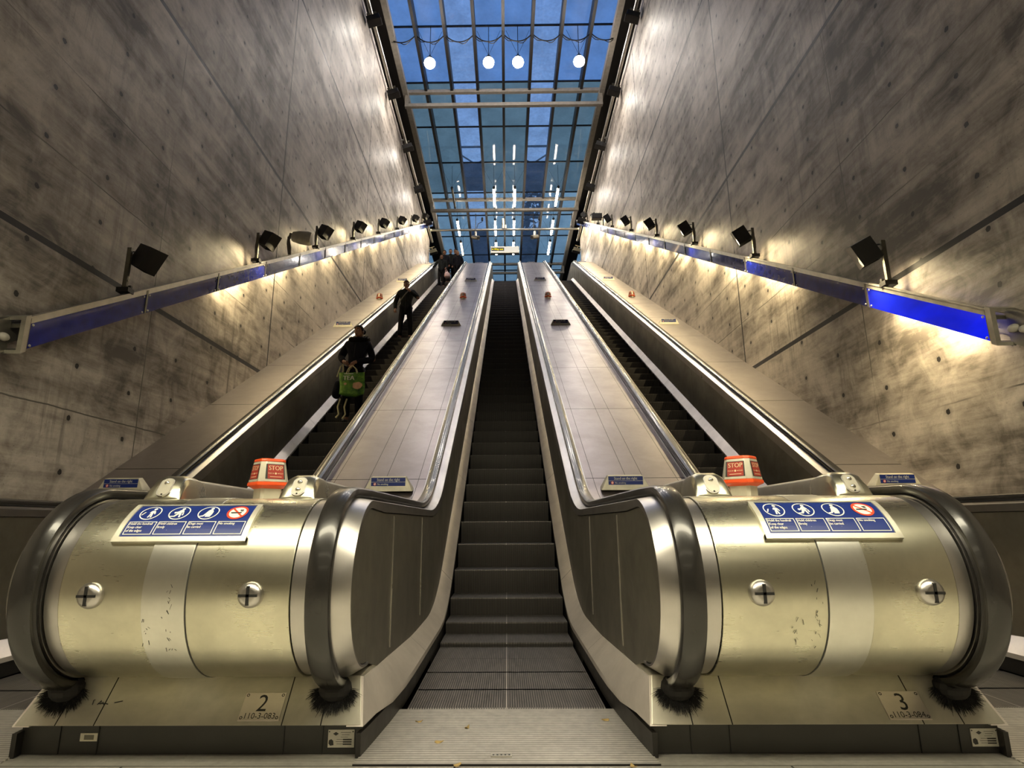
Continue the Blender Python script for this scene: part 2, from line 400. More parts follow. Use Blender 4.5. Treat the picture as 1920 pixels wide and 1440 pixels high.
# ------------------------------------------------------------------ escalator geometry
Y0, ZT = 5.44, 12.15
Y1 = Y0 + ZT / TAN
S_, A_ = 2.60, .725           # spacing of the machines, handrail from the centre of its escalator
YC, ZC = 2.82, .655           # newel centre
def fil(V, d0, d1, T, n):
    a = (V[0] - d0[0] * T, V[1] - d0[1] * T); b = (V[0] + d1[0] * T, V[1] + d1[1] * T)
    return [((1 - q) ** 2 * a[0] + 2 * q * (1 - q) * V[0] + q * q * b[0], (1 - q) ** 2 * a[1] + 2 * q * (1 - q) * V[1] + q * q * b[1]) for q in [i / n for i in range(n + 1)]]
SL = (math.cos(PI / 6), math.sin(PI / 6)); FL = (1, 0)
def prof(cf, cs=None, ys=2.82, ye=29.0, T=.55, m=16, tail=0):
    """side profile: flat at cf, 30 degree slope offset cs, flat top; always the same number of points"""
    cs = cf if cs is None else cs
    a = Y0 + (cf - cs) / TAN; b = Y1 + (cf - cs) / TAN
    f1 = fil((a, cf), FL, SL, T, 10); f2 = fil((b, ZT + cf), SL, FL, T, 10)
    st = [(ys + (f1[0][0] - ys) * i / 8, cf) for i in range(8)]
    md = [(f1[-1][0] + (f2[0][0] - f1[-1][0]) * i / m, f1[-1][1] + (f2[0][1] - f1[-1][1]) * i / m) for i in range(1, m)]
    return st + f1 + md + f2 + [(ye, ZT + cf)]
def ring(r, a0=-95, a1=88, n=30):
    return [(YC - r * math.cos(math.radians(a0 + (a1 - a0) * i / n)), ZC + r * math.sin(math.radians(a0 + (a1 - a0) * i / n))) for i in range(n + 1)]
def s_(y):                    # step line
    if y < Y0 - .8: return 0.0
    if y > Y1 + .8: return ZT
    pr = _sp
    for i in range(len(pr) - 1):
        if pr[i][0] <= y <= pr[i + 1][0]:
            q = (y - pr[i][0]) / max(1e-6, pr[i + 1][0] - pr[i][0]); return pr[i][1] + q * (pr[i + 1][1] - pr[i][1])
    return 0.0
_sp = prof(0.0, 0.0, 2.0, 32, .8)
HR = [(-.048, -.020), (-.050, -.004), (-.045, .010), (-.030, .019), (.030, .019), (.045, .010), (.050, -.004), (.048, -.020), (.036, -.030), (-.036, -.030)]

def fix_low(P):               # the foot of the panel sits higher on the newel end
    return [(y, z + .07 * max(0, min(1, (4.2 - y) / 1.45))) for y, z in P]
def xin(y, px):               # inner edge of the ledge flares open towards the landing
    return px - .068 * max(0, min(1, (3.5 - y) / .9)) ** 1.5

def side(root, hx, sgn, px, lx, lab=''):
    """handrail, trim, panel, ledge and skirt on one side of a machine; hx handrail, px panel, lx ledge edge (all local, |x|), sgn side"""
    def X(x): return x * sgn
    def flip(mb): return mb.map(lambda p: Vector((p.x * sgn, p.y, p.z)))
    # trim
    O = ring(.381) + prof(1.036)[1:]; I = ring(.335) + prof(.975, .88)[1:]
    vs = []; fs = []; nO = len(O)
    for i, (a, b) in enumerate(zip(O, I)):
        q = .8 if i < 22 else max(.22, .8 - .06 * (i - 21))
        m1 = (a[0] + (b[0] - a[0]) * q, a[1] + (b[1] - a[1]) * q)
        vs += [(hx - .052, a[0], a[1]), (hx + .047, a[0], a[1]), (px + .008, m1[0], m1[1]), (px + .008, b[0], b[1]), (hx - .052, b[0], b[1])]
    for i in range(nO - 1):
        for k in range(5): fs.append((5 * i + k, 5 * i + 5 + k, 5 * i + 5 + (k + 1) % 5, 5 * i + (k + 1) % 5))
    fs += [(0, 1, 2, 3, 4), tuple(5 * nO - 1 - k for k in range(5))]
    flip(MB().add(vs, fs)).obj('rail_trim', M['trim'], root, True)
    # moving handrail
    path = ring(.412, -112) + prof(1.072)[1:]
    flip(MB().sweep(path, [(x + hx, q) for x, q in HR])).obj('handrail', M['rubber'], root, True)
    # balustrade panel
    I2 = ring(.330, -90, 88) + [(YC + .001, ZC + .33)] + prof(.970, .875)[1:]
    lowp = fix_low(prof(.2))
    B2 = [(YC, z) for y, z in ring(.330, -90, 88)] + [(YC + .001, ZC - .33)] + lowp[1:]
    flip(MB().sweep2(I2, B2, px - .05, px)).obj('side_panel', M['panel'], root)
    for yy in (3.38, 4.5): flip(MB().box((px + .002, yy, .62), (.008, .012, .68))).obj('joint_strip', M['trim'], root)
    # border under the panel, from the ring foot back
    # ledge
    lo = [(2.655, .12)] + prof(.12, .10, 2.83); up = [(2.79, .275)] + fix_low(prof(.2))
    vs = []; fs = []
    for (a, b) in zip(up, lo):
        xi = xin(b[0], lx)
        th = .004 if b[0] < 2.9 else .03
        vs += [(px - .03, a[0], a[1]), (px + .002, a[0], a[1]), (xi, b[0], b[1]), (xi, b[0], b[1] - th), (px - .03, b[0], b[1] - th)]
    n = len(up)
    for i in range(n - 1):
        for k in range(5):
            k2 = (k + 1) % 5; fs.append((5 * i + k, 5 * i + 5 + k, 5 * i + 5 + k2, 5 * i + k2))
    fs += [(0, 1, 2, 3, 4), tuple(5 * n - 1 - k for k in range(5))]
    flip(MB().add(vs, fs)).obj('inner_ledge', M['ledge'], root, True)
    # skirt below the ledge
    vs = []; fs = []
    for (y, z) in lo:
        xi = xin(y, lx) - .006; zb = max(0.002, z - .35) if y < 4.6 else z - .35
        vs += [(xi, y, z - .028), (xi, y, zb), (xi - .02, y, zb), (xi - .02, y, z - .028)]
    for i in range(n - 1):
        for k in range(4):
            k2 = (k + 1) % 4; fs.append((4 * i + k, 4 * i + 4 + k, 4 * i + 4 + k2, 4 * i + k2))
    fs += [(0, 1, 2, 3), tuple(4 * n - 1 - k for k in range(4))]
    flip(MB().add(vs, fs)).obj('skirt_panel', M['skirt'], root, True)
    # brush where the handrail dives into the plinth
    mb = MB(); rnd = random.Random(3)
    mb.ell((hx, 2.745, .236), (.070, .066, .052), 16, 8)
    for i in range(520):
        a = rnd.uniform(PI * .9, PI * 2.1); r = rnd.uniform(.045, .080)
        b = Vector((hx + math.cos(a) * r, 2.735 + math.sin(a) * r * .45, .225 + math.sin(a) * r * .55))
        d = Vector((math.cos(a) * .024 + rnd.uniform(-.014, .014), -.016 + math.sin(a) * .012, math.sin(a) * .018 - .012 + rnd.uniform(-.01, .012)))
        mb.tube([b, b + d * rnd.uniform(.5, 1.25)], [.0016, .0006], 3, False)
    flip(mb).obj('bristle_brush', M['bristle'], root)

def drum_pt(xc, u, v, w, R=.38, a0=30.0):
    a = math.radians(a0) + v / R
    return Vector((u + xc, YC - (R + w) * math.cos(a), ZC + (R + w) * math.sin(a)))

# pictograms for the warning signs (unit circle)
FIG = [(-.30, -.05), (-.22, .25), (-.1, .36), (.14, .36), (.30, .18), (.42, -.22), (.32, -.28), (.18, .02), (.14, -.10), (.24, -.78), (.08, -.80), (0, -.3), (-.08, -.80), (-.24, -.78), (-.14, -.05), (-.2, .08), (-.22, -.08)]
def pictogram(kind, u, v, r, fn):
    mb = MB(); put_ring(mb, u, v, r * .90, r, fn)
    if kind == 'rail':
        put_poly(mb, FIG, u + .16 * r, v, r * .88, fn); put_disc(mb, u + .20 * r, v + .58 * r, r * .16, fn)
        put_poly(mb, [(-.78, -.36), (-.66, -.36), (-.46, .10), (-.58, .10)], u, v, r, fn)
    elif kind == 'child':
        put_poly(mb, [(-.05, .42), (.25, .42), (.42, .05), (.30, -.05), (.20, .1), (.32, -.68), (.16, -.68), (.06, -.2), (-.22, -.62), (-.78, -.62), (-.70, -.50), (-.34, -.46), (-.16, -.02), (-.42, -.16), (-.50, -.04), (-.15, .24)], u, v, r, fn)
        put_disc(mb, u + .14 * r, v + .60 * r, r * .16, fn); put_disc(mb, u - .40 * r, v + .02 * r, r * .11, fn)
        put_poly(mb, [(.34, -.05), (.46, -.05), (.50, -.4), (.36, -.4)], u, v, r, fn)
    else:
        put_poly(mb, [(-.02, .44), (.26, .44), (.44, .10), (.44, -.30), (.36, -.64), (-.12, -.64), (-.10, -.36), (-.30, -.60), (-.72, -.64), (-.66, -.52), (-.36, -.42), (-.20, -.02), (-.12, .30)], u, v, r, fn)
        put_disc(mb, u + .14 * r, v + .62 * r, r * .16, fn)
    return mb

def machine(xc, m, num, code, w):
    """the back-to-back balustrade unit between two escalators: newel drum, plinth, decks and both handrails. m=+1: the middle escalator is on its +x side"""
    root = thing('escalator_balustrade', 'steel newel drum and balustrade of machine %s, %s' % (num, w['unit']), 'escalator balustrade', (xc, 0, 0), 'escalator balustrades')
    for sg in (1, -1): side(root, .575, sg, .680, .780)
    # drum cover
    def drum_shell(x0, x1, r, a0=-96, back=3.6):
        O = ring(r, a0, 88, 40) + [(YC + .3, ZC + r), (back, ZC + r)]; I = ring(r - .03, a0, 88, 40) + [(YC + .3, ZC + r - .03), (back, ZC + r - .03)]
        return MB().sweep2(O, I, x0, x1)
    drum_shell(-.455, .455, .380).obj('newel_drum', M['drum'], root, True, bevel=.003)
    for a, b in ((.458, .515), (-.515, -.458)): drum_shell(a, b, .372).obj('drum_flange', M['trim'], root, True)
    st = drum_shell(-.055 - m * .04 - .03, .055 - m * .04 + .03, .3835, -96, 2.8); st.obj('cover_strip', M['strip'], root, True, bevel=.001, label='paler satin steel strip down the front of the drum')
    mb = MB(); e = m * (-.04) + m * .088
    mb.sweep2(ring(.3815, -96, 60, 40), ring(.376, -96, 60, 40), e - .0022, e + .0022); mb.obj('drum_joint', M['kick'], root)
    # lock bosses with a cross slot
    for bx in (-.325, .305) if m > 0 else (-.305, .345):
        b = MB(); prof_b = [(.050, 0), (.050, .010), (.046, .020), (.032, .034), (.024, .036), (.0, .036)]; vs = []; fs = []; n = 24
        for r, h in prof_b:
            for k in range(n):
                a = 2 * PI * k / n; vs.append((bx + r * math.cos(a), YC - .379 - h, ZC - .005 + r * math.sin(a)))
        for i in range(len(prof_b) - 1):
            for k in range(n): fs.append((i * n + k, i * n + (k + 1) % n, (i + 1) * n + (k + 1) % n, (i + 1) * n + k))
        bo = b.add(vs, fs).obj('lock_boss', M['trim'], root, True)
        MB().box((bx, YC - .379 - .031, ZC - .005), (.012, .014, .072)).box((bx, YC - .379 - .031, ZC - .005), (.072, .014, .010)).obj('cross_slot', M['black'], bo)
    rs = random.Random(5 if m > 0 else 8)
    mb = MB(); x0 = -.02 if m > 0 else -.09
    for i in range(26):
        a = rs.uniform(-34, 6) if i < 18 else rs.uniform(-30, -14); u = x0 + (.0 if i < 18 else -.085) + rs.gauss(0, .010)
        p0 = drum_pt(0, u, math.radians(a) * .38, .0037, a0=0); p1 = drum_pt(0, u + rs.uniform(-.008, .008), math.radians(a) * .38 - rs.uniform(.004, .020), .0037, a0=0)
        mb.tube([p0, p1], rs.uniform(.0006, .0013), 4, False)
    mb.obj('scuff', M['kick'], root, label='dark scuffs scratched into the drum')
    if m > 0:
        mb = MB(); sl_ = Vector((0, .135, .157)).normalized(); B0 = Vector((-.435, 2.655, .12)) + sl_ * .085 + Vector((0, -.001, .001))
        for st in ([(0, 0), (-.004, .018), (.001, .020)], [(.020, 0), (.030, .016), (.034, .002), (.040, .010), (.046, .001), (.056, .004), (.064, .002)], [(.024, .004), (.048, .005)], [(.09, .008), (.12, .015)]):
            mb.tube([B0 + Vector((u_, 0, 0)) + sl_ * v_ for u_, v_ in st], .0018, 5)
        mb.obj('scribble', M['black'], root, label='black pen scribble on the sloping plinth')
    # plinth and kick plate
    MB().add([(-.712, 2.655, .120), (.712, 2.655, .120), (.672, 2.79, .277), (-.672, 2.79, .277), (-.672, 3.4, .277), (.672, 3.4, .277), (-.712, 3.4, .12), (.712, 3.4, .12)],
             [(0, 1, 2, 3), (3, 2, 5, 4), (0, 3, 4, 6), (1, 7, 5, 2), (4, 5, 7, 6), (0, 6, 7, 1)]).obj('plinth', M['plinth'], root, bevel=.004)
    mb = MB().prism([(-.706, 2.70), (.706, 2.70), (.75, 3.4), (-.75, 3.4)], lambda p: (p[0], p[1], .002), lambda p: (p[0], p[1], .119))
    mb.obj('kick_plate', M['kick'], root)
    for x in (-.545, -.385, .385, .545): MB().box((x, 2.6985, .06), (.003, .006, .115)).obj('kick_joint', M['black'], root)
    # deck between the handrails
    MB().sweep2(prof(1.0, None, 3.55), prof(.95, None, 3.55), -.519, .519).obj('deck', M['deck'], root, True)
    for x in (.508, -.508): MB().sweep2(prof(1.012, None, 3.6), prof(1.0, None, 3.6), x - .006, x + .006).obj('deck_edge', M['trim'], root)
    # ---- things mounted on it
    # curved warning sign
    sx = w['signx']
    fn0 = lambda x0: (lambda u, v, ww=.010: drum_pt(xc + x0, u, v, ww))
    F = fn0(sx)
    sg = thing('warning_sign', w['sign'], 'sign', tuple(drum_pt(xc + sx, 0, 0, 0)), 'four pictogram warning signs on the newel drums')
    inv = Vector(sg.location)
    def place(mb, name, mat, parent=sg, **kw): return mb.map(lambda p: p - inv).obj(name, mat, parent, **kw)
    W, Hh = .275, .215
    mb = MB()
    for (u0, u1, v0, v1, w1) in ((-W, W, 0, .022, .016), (-W, W, Hh - .008, Hh, .014), (-W, -W + .022, 0, Hh, .0145), (W - .022, W, 0, Hh, .0145)):
        nv = 8; vs = []; fs = []
        for j in range(nv + 1):
            v = v0 + (v1 - v0) * j / nv
            vs += [F(u0, v, -.001), F(u1, v, -.001), F(u1, v, w1), F(u0, v, w1)]
        for j in range(nv):
            for k in range(4): fs.append((4 * j + k, 4 * j + (k + 1) % 4, 4 * j + 4 + (k + 1) % 4, 4 * j + 4 + k))
        fs += [(0, 1, 2, 3), (4 * nv + 3, 4 * nv + 2, 4 * nv + 1, 4 * nv)]
        mb.add(vs, fs)
    place(mb, 'sign_frame', M['signframe'])
    mb = MB(); put_rect(mb, -W + .01, .01, W - .01, Hh - .004, F, 2, 12); put_rect(mb, -W + .01, .01, W - .01, Hh - .004, lambda u, v: F(u, v, 0.0), 2, 12)
    place(mb, 'sign_face', M['blue'])
    F2 = lambda u, v: F(u, v, .0112)
    cols = [-.187, -.063, .062, .187]; vi = .155; ri = .044
    for k, kind in enumerate(('rail', 'child', 'dog')): place(pictogram(kind, cols[k], vi, ri, F2), 'pictogram', M['white'])
    mb = MB(); put_disc(mb, cols[3], vi, ri * .82, F2, 24); no = place(mb, 'pictogram', M['white'])
    mb = MB(); F3 = lambda u, v: F(u, v, .0122)
    put_rect(mb, cols[3] - .028, vi - .006, cols[3] + .018, vi + .001, lambda u, v: F(u, v, .0116))
    for q in range(3): put_poly(mb, [(.4 + .1 * q, .15), (.48 + .1 * q, .15), (.36 + .12 * q, .48), (.28 + .12 * q, .46)], cols[3] - .008, vi, ri, lambda u, v: F(u, v, .0116))
    place(mb, 'cigarette', M['black'], no).location = (0, 0, 0)
    mb = MB(); put_ring(mb, cols[3], vi, ri * .80, ri, F3); d = .035
    put_poly(mb, [(-.75, .62), (-.62, .75), (.75, -.62), (.62, -.75)], cols[3], vi, ri * .92, F3)
    place(mb, 'ban_ring', M['red_ring'], no)
    for u in cols:
        mb = MB()
        for a, b, c, dd in ((u - .058, .034, u + .058, .037), (u - .058, .097, u + .058, .100), (u - .058, .034, u - .055, .100), (u + .055, .034, u + .058, .100)): put_rect(mb, a, b, c, dd, F2, 1, 8)
        place(mb, 'text_border', M['white'])
    for u, lines in zip(cols, (['Hold the handrail', 'Keep clear', 'of the edges'], ['Hold children', 'firmly'], ['Dogs must', 'be carried'], ['No smoking'])):
        mb = MB()
        for q, s in enumerate(lines): put_text(mb, s, .0170, u - .053, .0825 - q * .0175, F2, squeeze=.80, bold=.00045)
        place(mb, 'lettering', M['white'])
    # number plate on the sloping plinth
    sl = Vector((0, .14, .157)).normalized(); nr = Vector((0, -.157, .14)).normalized()
    base = Vector((xc + w['numx'], 2.655, .12)) + sl * .075
    npl = thing('number_plate', w['num'], 'number plate', tuple(base), 'engraved machine number plates')
    G = lambda u, v, ww=.0: Vector((u, 0, 0)) + sl * v + nr * ww
    MB().prism([(-.086, -.058), (.086, -.058), (.086, .058), (-.086, .058)], lambda p: G(p[0], p[1], .0005), lambda p: G(p[0], p[1], .006)).obj('plate', M['number_plate'], npl, bevel=.002)
    mb = MB(); G2 = lambda u, v: G(u, v, .0066)
    put_text(mb, num, .098, -.002, -.020, G2, 'CENTER', .95); put_text(mb, code, .034, 0, -.050, G2, 'CENTER', .95)
    mb.obj('engraving', M['black'], npl)
    for u in (-.074, .074):
        for v in (-.046, .046):
            mb = MB(); put_ring(mb, u, v, .0035, .0065, G2, 12); mb.obj('screw', M['black'], npl)
    # maker's label on the kick plate
    lb = thing('rating_label', w['lab'], 'label', (xc + w['labx'], 2.6995, .060), 'chipped white rating labels')
    MB().box((0, -.002, 0), (.108, .004, .066)).obj('plate', M['plate_white'], lb)
    K = lambda u, v: Vector((u, -.0046, v)); mb = MB()
    put_poly(mb, [(-.034, .018), (-.022, .025), (-.010, .018), (-.022, .011)], 0, 0, 1, K)
    for q in range(6):
        put_rect(mb, (-.002 if q < 3 else -.022) + .004 * (q % 2), .022 - q * .0085, .040 - .006 * (q % 3), .0235 - q * .0085, K)
    for q in range(3): put_rect(mb, .008, -.006 - q * .0085, .044, -.001 - q * .0085, K)
    for u in (-.049, .048): put_disc(mb, u, .026, .003, K, 8)
    put_poly(mb, [(-.050, -.006), (-.040, -.002), (-.032, -.008), (-.030, -.024), (-.044, -.026), (-.051, -.018)], 0, 0, 1, K)
    mb.obj('print', M['kick'], lb)
    # control pods beside the handrails
    for px, ww, nb in w['pods']:
        po = thing('control_pod', ww, 'control unit', (xc + px, 2.88, 1.0), 'switch pods on the newel decks')
        w2 = .088; L = 1.95
        secs = []
        for (y, top, wd) in ((-.01, .045, w2), (.02, .10, w2 * .97), (.06, .142, w2 * .93), (.10, .155, w2 * .9), (.2, .150, w2 * .9), (.26, .142, w2 * .86), (L, .125, w2 * .86)):
            secs.append([(-wd - .012, y - .0, -.045), (-wd, y, top * .7), (-wd * .82, y, top * .93), (-wd * .5, y, top), (wd * .5, y, top), (wd * .82, y, top * .93), (wd, y, top * .7), (wd + .012, y, -.045)])
        vs = [p for sct in secs for p in sct]; fs = []
        for i in range(len(secs) - 1):
            for k in range(8): fs.append((8 * i + k, 8 * i + (k + 1) % 8, 8 * i + 8 + (k + 1) % 8, 8 * i + 8 + k))
        fs += [tuple(range(8)), tuple(8 * len(secs) - 1 - k for k in range(8))]
        MB().add(vs, fs).obj('housing', [M['drum'], M['panel']], po, True, bevel=.006, fmat=None)
        hs = po.children[0].data
        for p in hs.polygons:
            if sum(hs.vertices[i].co.y for i in p.vertices) / len(p.vertices) > .28: p.material_index = 1
        # slanted oval switch panel
        a = Vector((0, -.012, .040)); b = Vector((0, .062, .143)); ax = (b - a).normalized(); nn = Vector((0, -ax.z, ax.y)); mid = (a + b) / 2
        Q = lambda u, v, e: mid + Vector((u, 0, 0)) + ax * v + nn * e
        ov = [(math.cos(t_) * .034, (.030 if math.sin(t_) > 0 else -.030) + math.sin(t_) * .034) for t_ in [2 * PI * i / 28 for i in range(28)]]
        MB().prism(ov, lambda p: Q(p[0], p[1] * .86, -.02), lambda p: Q(p[0], p[1] * .86, .010)).obj('oval_rim', M['trim'], po, True)
        sp = MB().prism(ov, lambda p: Q(p[0] * .86, p[1] * .78, .0), lambda p: Q(p[0] * .86, p[1] * .78, .0115)).obj('switch_panel', M['plinth'], po)
        for v in ((.022, -.024) if nb == 2 else (.020,)):
            mb = MB(); mb.ell(Q(0, v, .013), (.013, .008, .011), 12, 8); mb.obj('key_switch', M['chrome'], sp, True)
        MB().ell(Q(0, -.046, .012), (.005, .004, .004), 8, 6).obj('key_hole', M['black'], sp)
    stop_box((xc + w['stopx'], 3.22, 1.03), 45, w['stop'], True, m)
    return root

def stop_box(loc, rot, label, tall, m, grp=None, sc=1.0):
    o = thing('emergency_stop_box', label, 'emergency stop', loc, grp or 'emergency stop boxes on the newel drums', rz=math.radians(rot))
    def frus(z0, z1, a0, a1, ch=.022):
        def oc(a): return [(-a + ch, -a), (a - ch, -a), (a, -a + ch), (a, a - ch), (a - ch, a), (-a + ch, a), (-a, a - ch), (-a, -a + ch)]
        p0, p1 = oc(a0), oc(a1); n = 8
        return [(x, y, z0) for x, y in p0] + [(x, y, z1) for x, y in p1], [tuple(range(n - 1, -1, -1)), tuple(range(n, 2 * n))] + [(i, (i + 1) % n, n + (i + 1) % n, n + i) for i in range(n)]
    h0 = .072 if tall else -.02
    MB().add(*frus(-.075, h0 + .005, .058, .058, .014)).obj('pedestal', M['beige'], o, True)
    MB().add(*frus(h0, h0 + .016, .062, .088)).add(*frus(h0 + .016, h0 + .034, .088, .086)).obj('lower_band', M['orange'], o, True, bevel=.003)
    z0, z1 = h0 + .034, h0 + .142
    MB().add(*frus(z0, z1, .084, .068)).obj('housing', M['beige'], o, True, bevel=.003)
    MB().add(*frus(z1, z1 + .016, .070, .066)).obj('upper_band', M['orange'], o, True, bevel=.004)
    # a recessed window on the two faces that show
    for fa in (0, -90):
        R = Matrix.Rotation(math.radians(fa), 4, 'Z')
        a = Vector((0, -.0842, z0)); b = Vector((0, -.0682, z1)); ax = (b - a).normalized(); nn = Vector((0, -ax.z, ax.y)).normalized(); mid = (a + b) / 2
        Q = lambda u, v, e=.0012: (R @ (mid + Vector((u, 0, 0)) + ax * v + nn * e))
        mb = MB(); put_poly(mb, [(-.054, -.040), (.054, -.040), (.049, .041), (-.049, .041)], 0, 0, 1, lambda u, v: Q(u, v, .0008)); mb.obj('window', M['kick'], o)
        sh = .010 * (1 if fa == 0 else -1) * (1 if m > 0 else 1)
        mb = MB(); put_poly(mb, [(-.042, -.038), (.046, -.038), (.044, .037), (-.042, .037)], 0, 0, 1, lambda u, v: Q(u, v, .0018)); fp = mb.obj('stop_face', M['stop_red'], o)
        mb = MB(); K = lambda u, v: Q(u, v, .0026)
        put_text(mb, 'STOP', .034, .002, .008, K, 'CENTER', .95, bold=.0008)
        put_text(mb, 'PUSH', .009, -.028, -.013, K, 'CENTER'); put_text(mb, 'PUSH', .009, .031, -.013, K, 'CENTER')
        put_disc(mb, .002, -.010, .0055, K, 14); put_poly(mb, [(-.014, -.0075), (-.006, -.010), (-.014, -.0125)], 0, 0, 1, K); put_poly(mb, [(.018, -.0075), (.010, -.010), (.018, -.0125)], 0, 0, 1, K)
        put_rect(mb, -.030, -.029, .034, -.0265, K)
        mb.obj('lettering', M['cream'], fp)
    o.scale = (sc, sc, sc)
    return o

SLP = math.radians(30)
def deck_sign_proto(dark):
    o = thing('deck_sign', 'x', 'sign', group='stand on the right signs along the decks')
    w0, w1, hh, d = .235, .165, .115, .12
    MB().add([(-w0, -.0, -.02), (w0, 0, -.02), (w0, .14, -.02), (-w0, .14, -.02), (-w1, .035, hh), (w1, .035, hh), (w1, .10, hh), (-w1, .10, hh)],
             [(3, 2, 1, 0), (4, 5, 6, 7), (0, 1, 5, 4), (1, 2, 6, 5), (2, 3, 7, 6), (3, 0, 4, 7)]).obj('wedge', M['beige'] if not dark else M['alu'], o, bevel=.004)
    ax = Vector((0, .035, hh + .02)).normalized(); nn = Vector((0, -ax.z, ax.y))
    Q = lambda u, v, e=.0022: Vector((u, 0, -.02)) + ax * v + nn * e
    MB().prism([(-.165, .052), (.165, .052), (.165, .132), (-.165, .132)], lambda p: Q(p[0], p[1], -.002), lambda p: Q(p[0], p[1], .002)).obj('sign_face', M['blue'] if not dark else M['darkblue'], o)
    K = lambda u, v: Q(u, v, .0028); mb = MB()
    put_text(mb, 'Stand on the right', .037, 0, .1000, K, 'CENTER', .82, bold=.0006)
    put_text(mb, 'No smoking', .025, -.105, .0615, K, 'LEFT', .85, bold=.0004); put_rect(mb, -.165, .0885, .165, .0905, K)
    mb.obj('lettering', M['white'], o)
    mb = MB(); put_disc(mb, -.128, .070, .010, K, 16); ic = mb.obj('ban_icon', M['white'], o)
    mb = MB(); K2 = lambda u, v: Q(u, v, .0034); put_ring(mb, -.128, .070, .0095, .0135, K2, 18)
    put_poly(mb, [(-.009, .007), (-.007, .009), (.009, -.007), (.007, -.009)], -.128, .070, 1, K2); mb.obj('ban_ring', M['red_ring'], ic)
    return o

# ------------------------------------------------------------------ setting
XW = 4.15; ZR = 18.5; ZW = 16.1
def struct(name, mb, mat, parent=None, **kw):
    o = mb.obj(name, mat, parent, **kw)
    if parent is None: o['kind'] = 'structure'
    return o
struct('floor', MB().box((0, 2.72, -.05), (8.4, .56, .1)), M['floor'])
struct('floor_landing', MB().box((0, -2.78, -.05), (8.4, 10.44, .1)), M['bounce_floor'])  # added pale section out of view, brightens the lower band on the drums
struct('floor_light_block', MB().prism([(3.0, -.9), (5.4, -.9), (27.2, ZT - .9), (29, ZT - .9), (29, ZT - 1.2), (27.2, ZT - 1.3), (5.5, -1.3), (3.0, -1.3)], lambda p: (-4.15, p[0], p[1]), lambda p: (4.15, p[0], p[1])).box((0, 3.0, -.65), (8.3, .1, 1.3)), M['concourse'])  # slab added under the steps to block sky light leaking from below
struct('floor_upper', MB().box((0, 34.5, ZT - .15), (20, 14.0, .3)), M['concourse'])
for nm, sx in (('wall_left', -1), ('wall_right', 1)):
    struct(nm, MB().box((sx * (XW + .15), 11.25, 7.2), (.3, 37.5, 17.8)), M['concrete'])
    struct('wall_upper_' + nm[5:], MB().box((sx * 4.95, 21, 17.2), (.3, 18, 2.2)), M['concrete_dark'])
    struct('trim_' + ('1' if sx < 0 else '2'), MB().box((sx * 4.65, 11.25, ZW + .01), (.9, 37.5, .06)), M['roof_frame'])
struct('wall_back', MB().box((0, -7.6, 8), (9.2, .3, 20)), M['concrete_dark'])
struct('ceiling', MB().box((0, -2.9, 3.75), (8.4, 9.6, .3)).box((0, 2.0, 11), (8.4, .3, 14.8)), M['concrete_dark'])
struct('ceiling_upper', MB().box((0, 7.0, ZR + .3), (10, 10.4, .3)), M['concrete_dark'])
struct('wall_far', MB().box((0, 41.6, 14.8), (20, .3, 7.6)), M['concourse'])
struct('wall_side_left', MB().box((-9.8, 36, 14.8), (.3, 11.5, 7.6)), M['concourse'])
struct('wall_side_right', MB().box((9.8, 36, 14.8), (.3, 11.5, 7.6)), M['concourse'])
# fillet strip where the side decks meet the walls
# ------------------------------------------------------------------ glazed roof
roof = thing('window_1', 'flat glazed roof of narrow blue panes between dark steel fins', 'skylight', (0, 0, 0), kind='structure')
bays = [-4.2, -3.15, -2.1, -1.05, 0, 1.05, 2.1, 3.15, 4.2]
rows = [12.4, 15.2, 17.98, 20.8, 23.6, 26.35, 29.15, 31.6, 34.2, 36.85, 39.4, 41.4]
for i, x in enumerate(bays):
    MB().box((x, 26.9, ZR - .25), (.11 if 0 < i < 8 else .16, 29.2, .50)).obj('roof_fin', M['roof_steel'], roof)
for y in rows[1:]:
    MB().box((0, y, ZR - .03), (8.4, .05, .06)).obj('transom', M['roof_steel'], roof)
for i in range(8):
    for j in range(len(rows) - 1):
        mt = M['clear'] if i in (2, 5) else M['frosted'] if j < 3 else M['frosted_reflect'] if j < 6 else M['frosted_teal']
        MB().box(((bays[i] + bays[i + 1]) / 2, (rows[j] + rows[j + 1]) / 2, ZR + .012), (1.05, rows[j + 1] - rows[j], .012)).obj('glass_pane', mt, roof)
for sx in (-1, 1):
    for j, (ya, yb) in enumerate(((29.3, 32.5), (32.5, 37), (37, 41.4))):
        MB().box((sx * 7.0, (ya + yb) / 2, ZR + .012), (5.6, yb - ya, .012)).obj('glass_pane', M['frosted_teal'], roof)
    for x in (5.3, 6.4, 7.5, 8.6): MB().box((sx * x, 35.4, ZR - .2), (.09, 12.2, .4)).obj('roof_fin', M['roof_steel'], roof)
for sx in (-1, 1):
    MB().box((sx * 3.98, 26.9, ZR - .55), (.20, 29.2, .24)).obj('edge_beam', M['roof_frame'], roof)
    MB().box((sx * 4.5, 26.9, ZR - .1), (.75, 29.2, .2)).obj('edge_gutter', M['roof_steel'], roof)
for k, (Y, lb) in enumerate(((20.8, 'pale steel box frame crossing under the middle of the glazed roof'), (29.1, 'pale steel box frame crossing the roof above the hanging conduit pipe'), (37.4, 'pale steel box frame at the far end of the glazed roof'))):
    t = thing('roof_frame', lb, 'roof frame', (0, Y, ZR - .1), 'steel frames under the roof')
    for z in (-.38, -1.02): MB().box((0, 0, z), (8.0, .16, .14)).obj('chord', M['roof_frame'], t, bevel=.008)
    for x in (-3.93, 3.93): MB().box((x, 0, -.7), (.14, .16, .52)).obj('post', M['roof_frame'], t, bevel=.008)
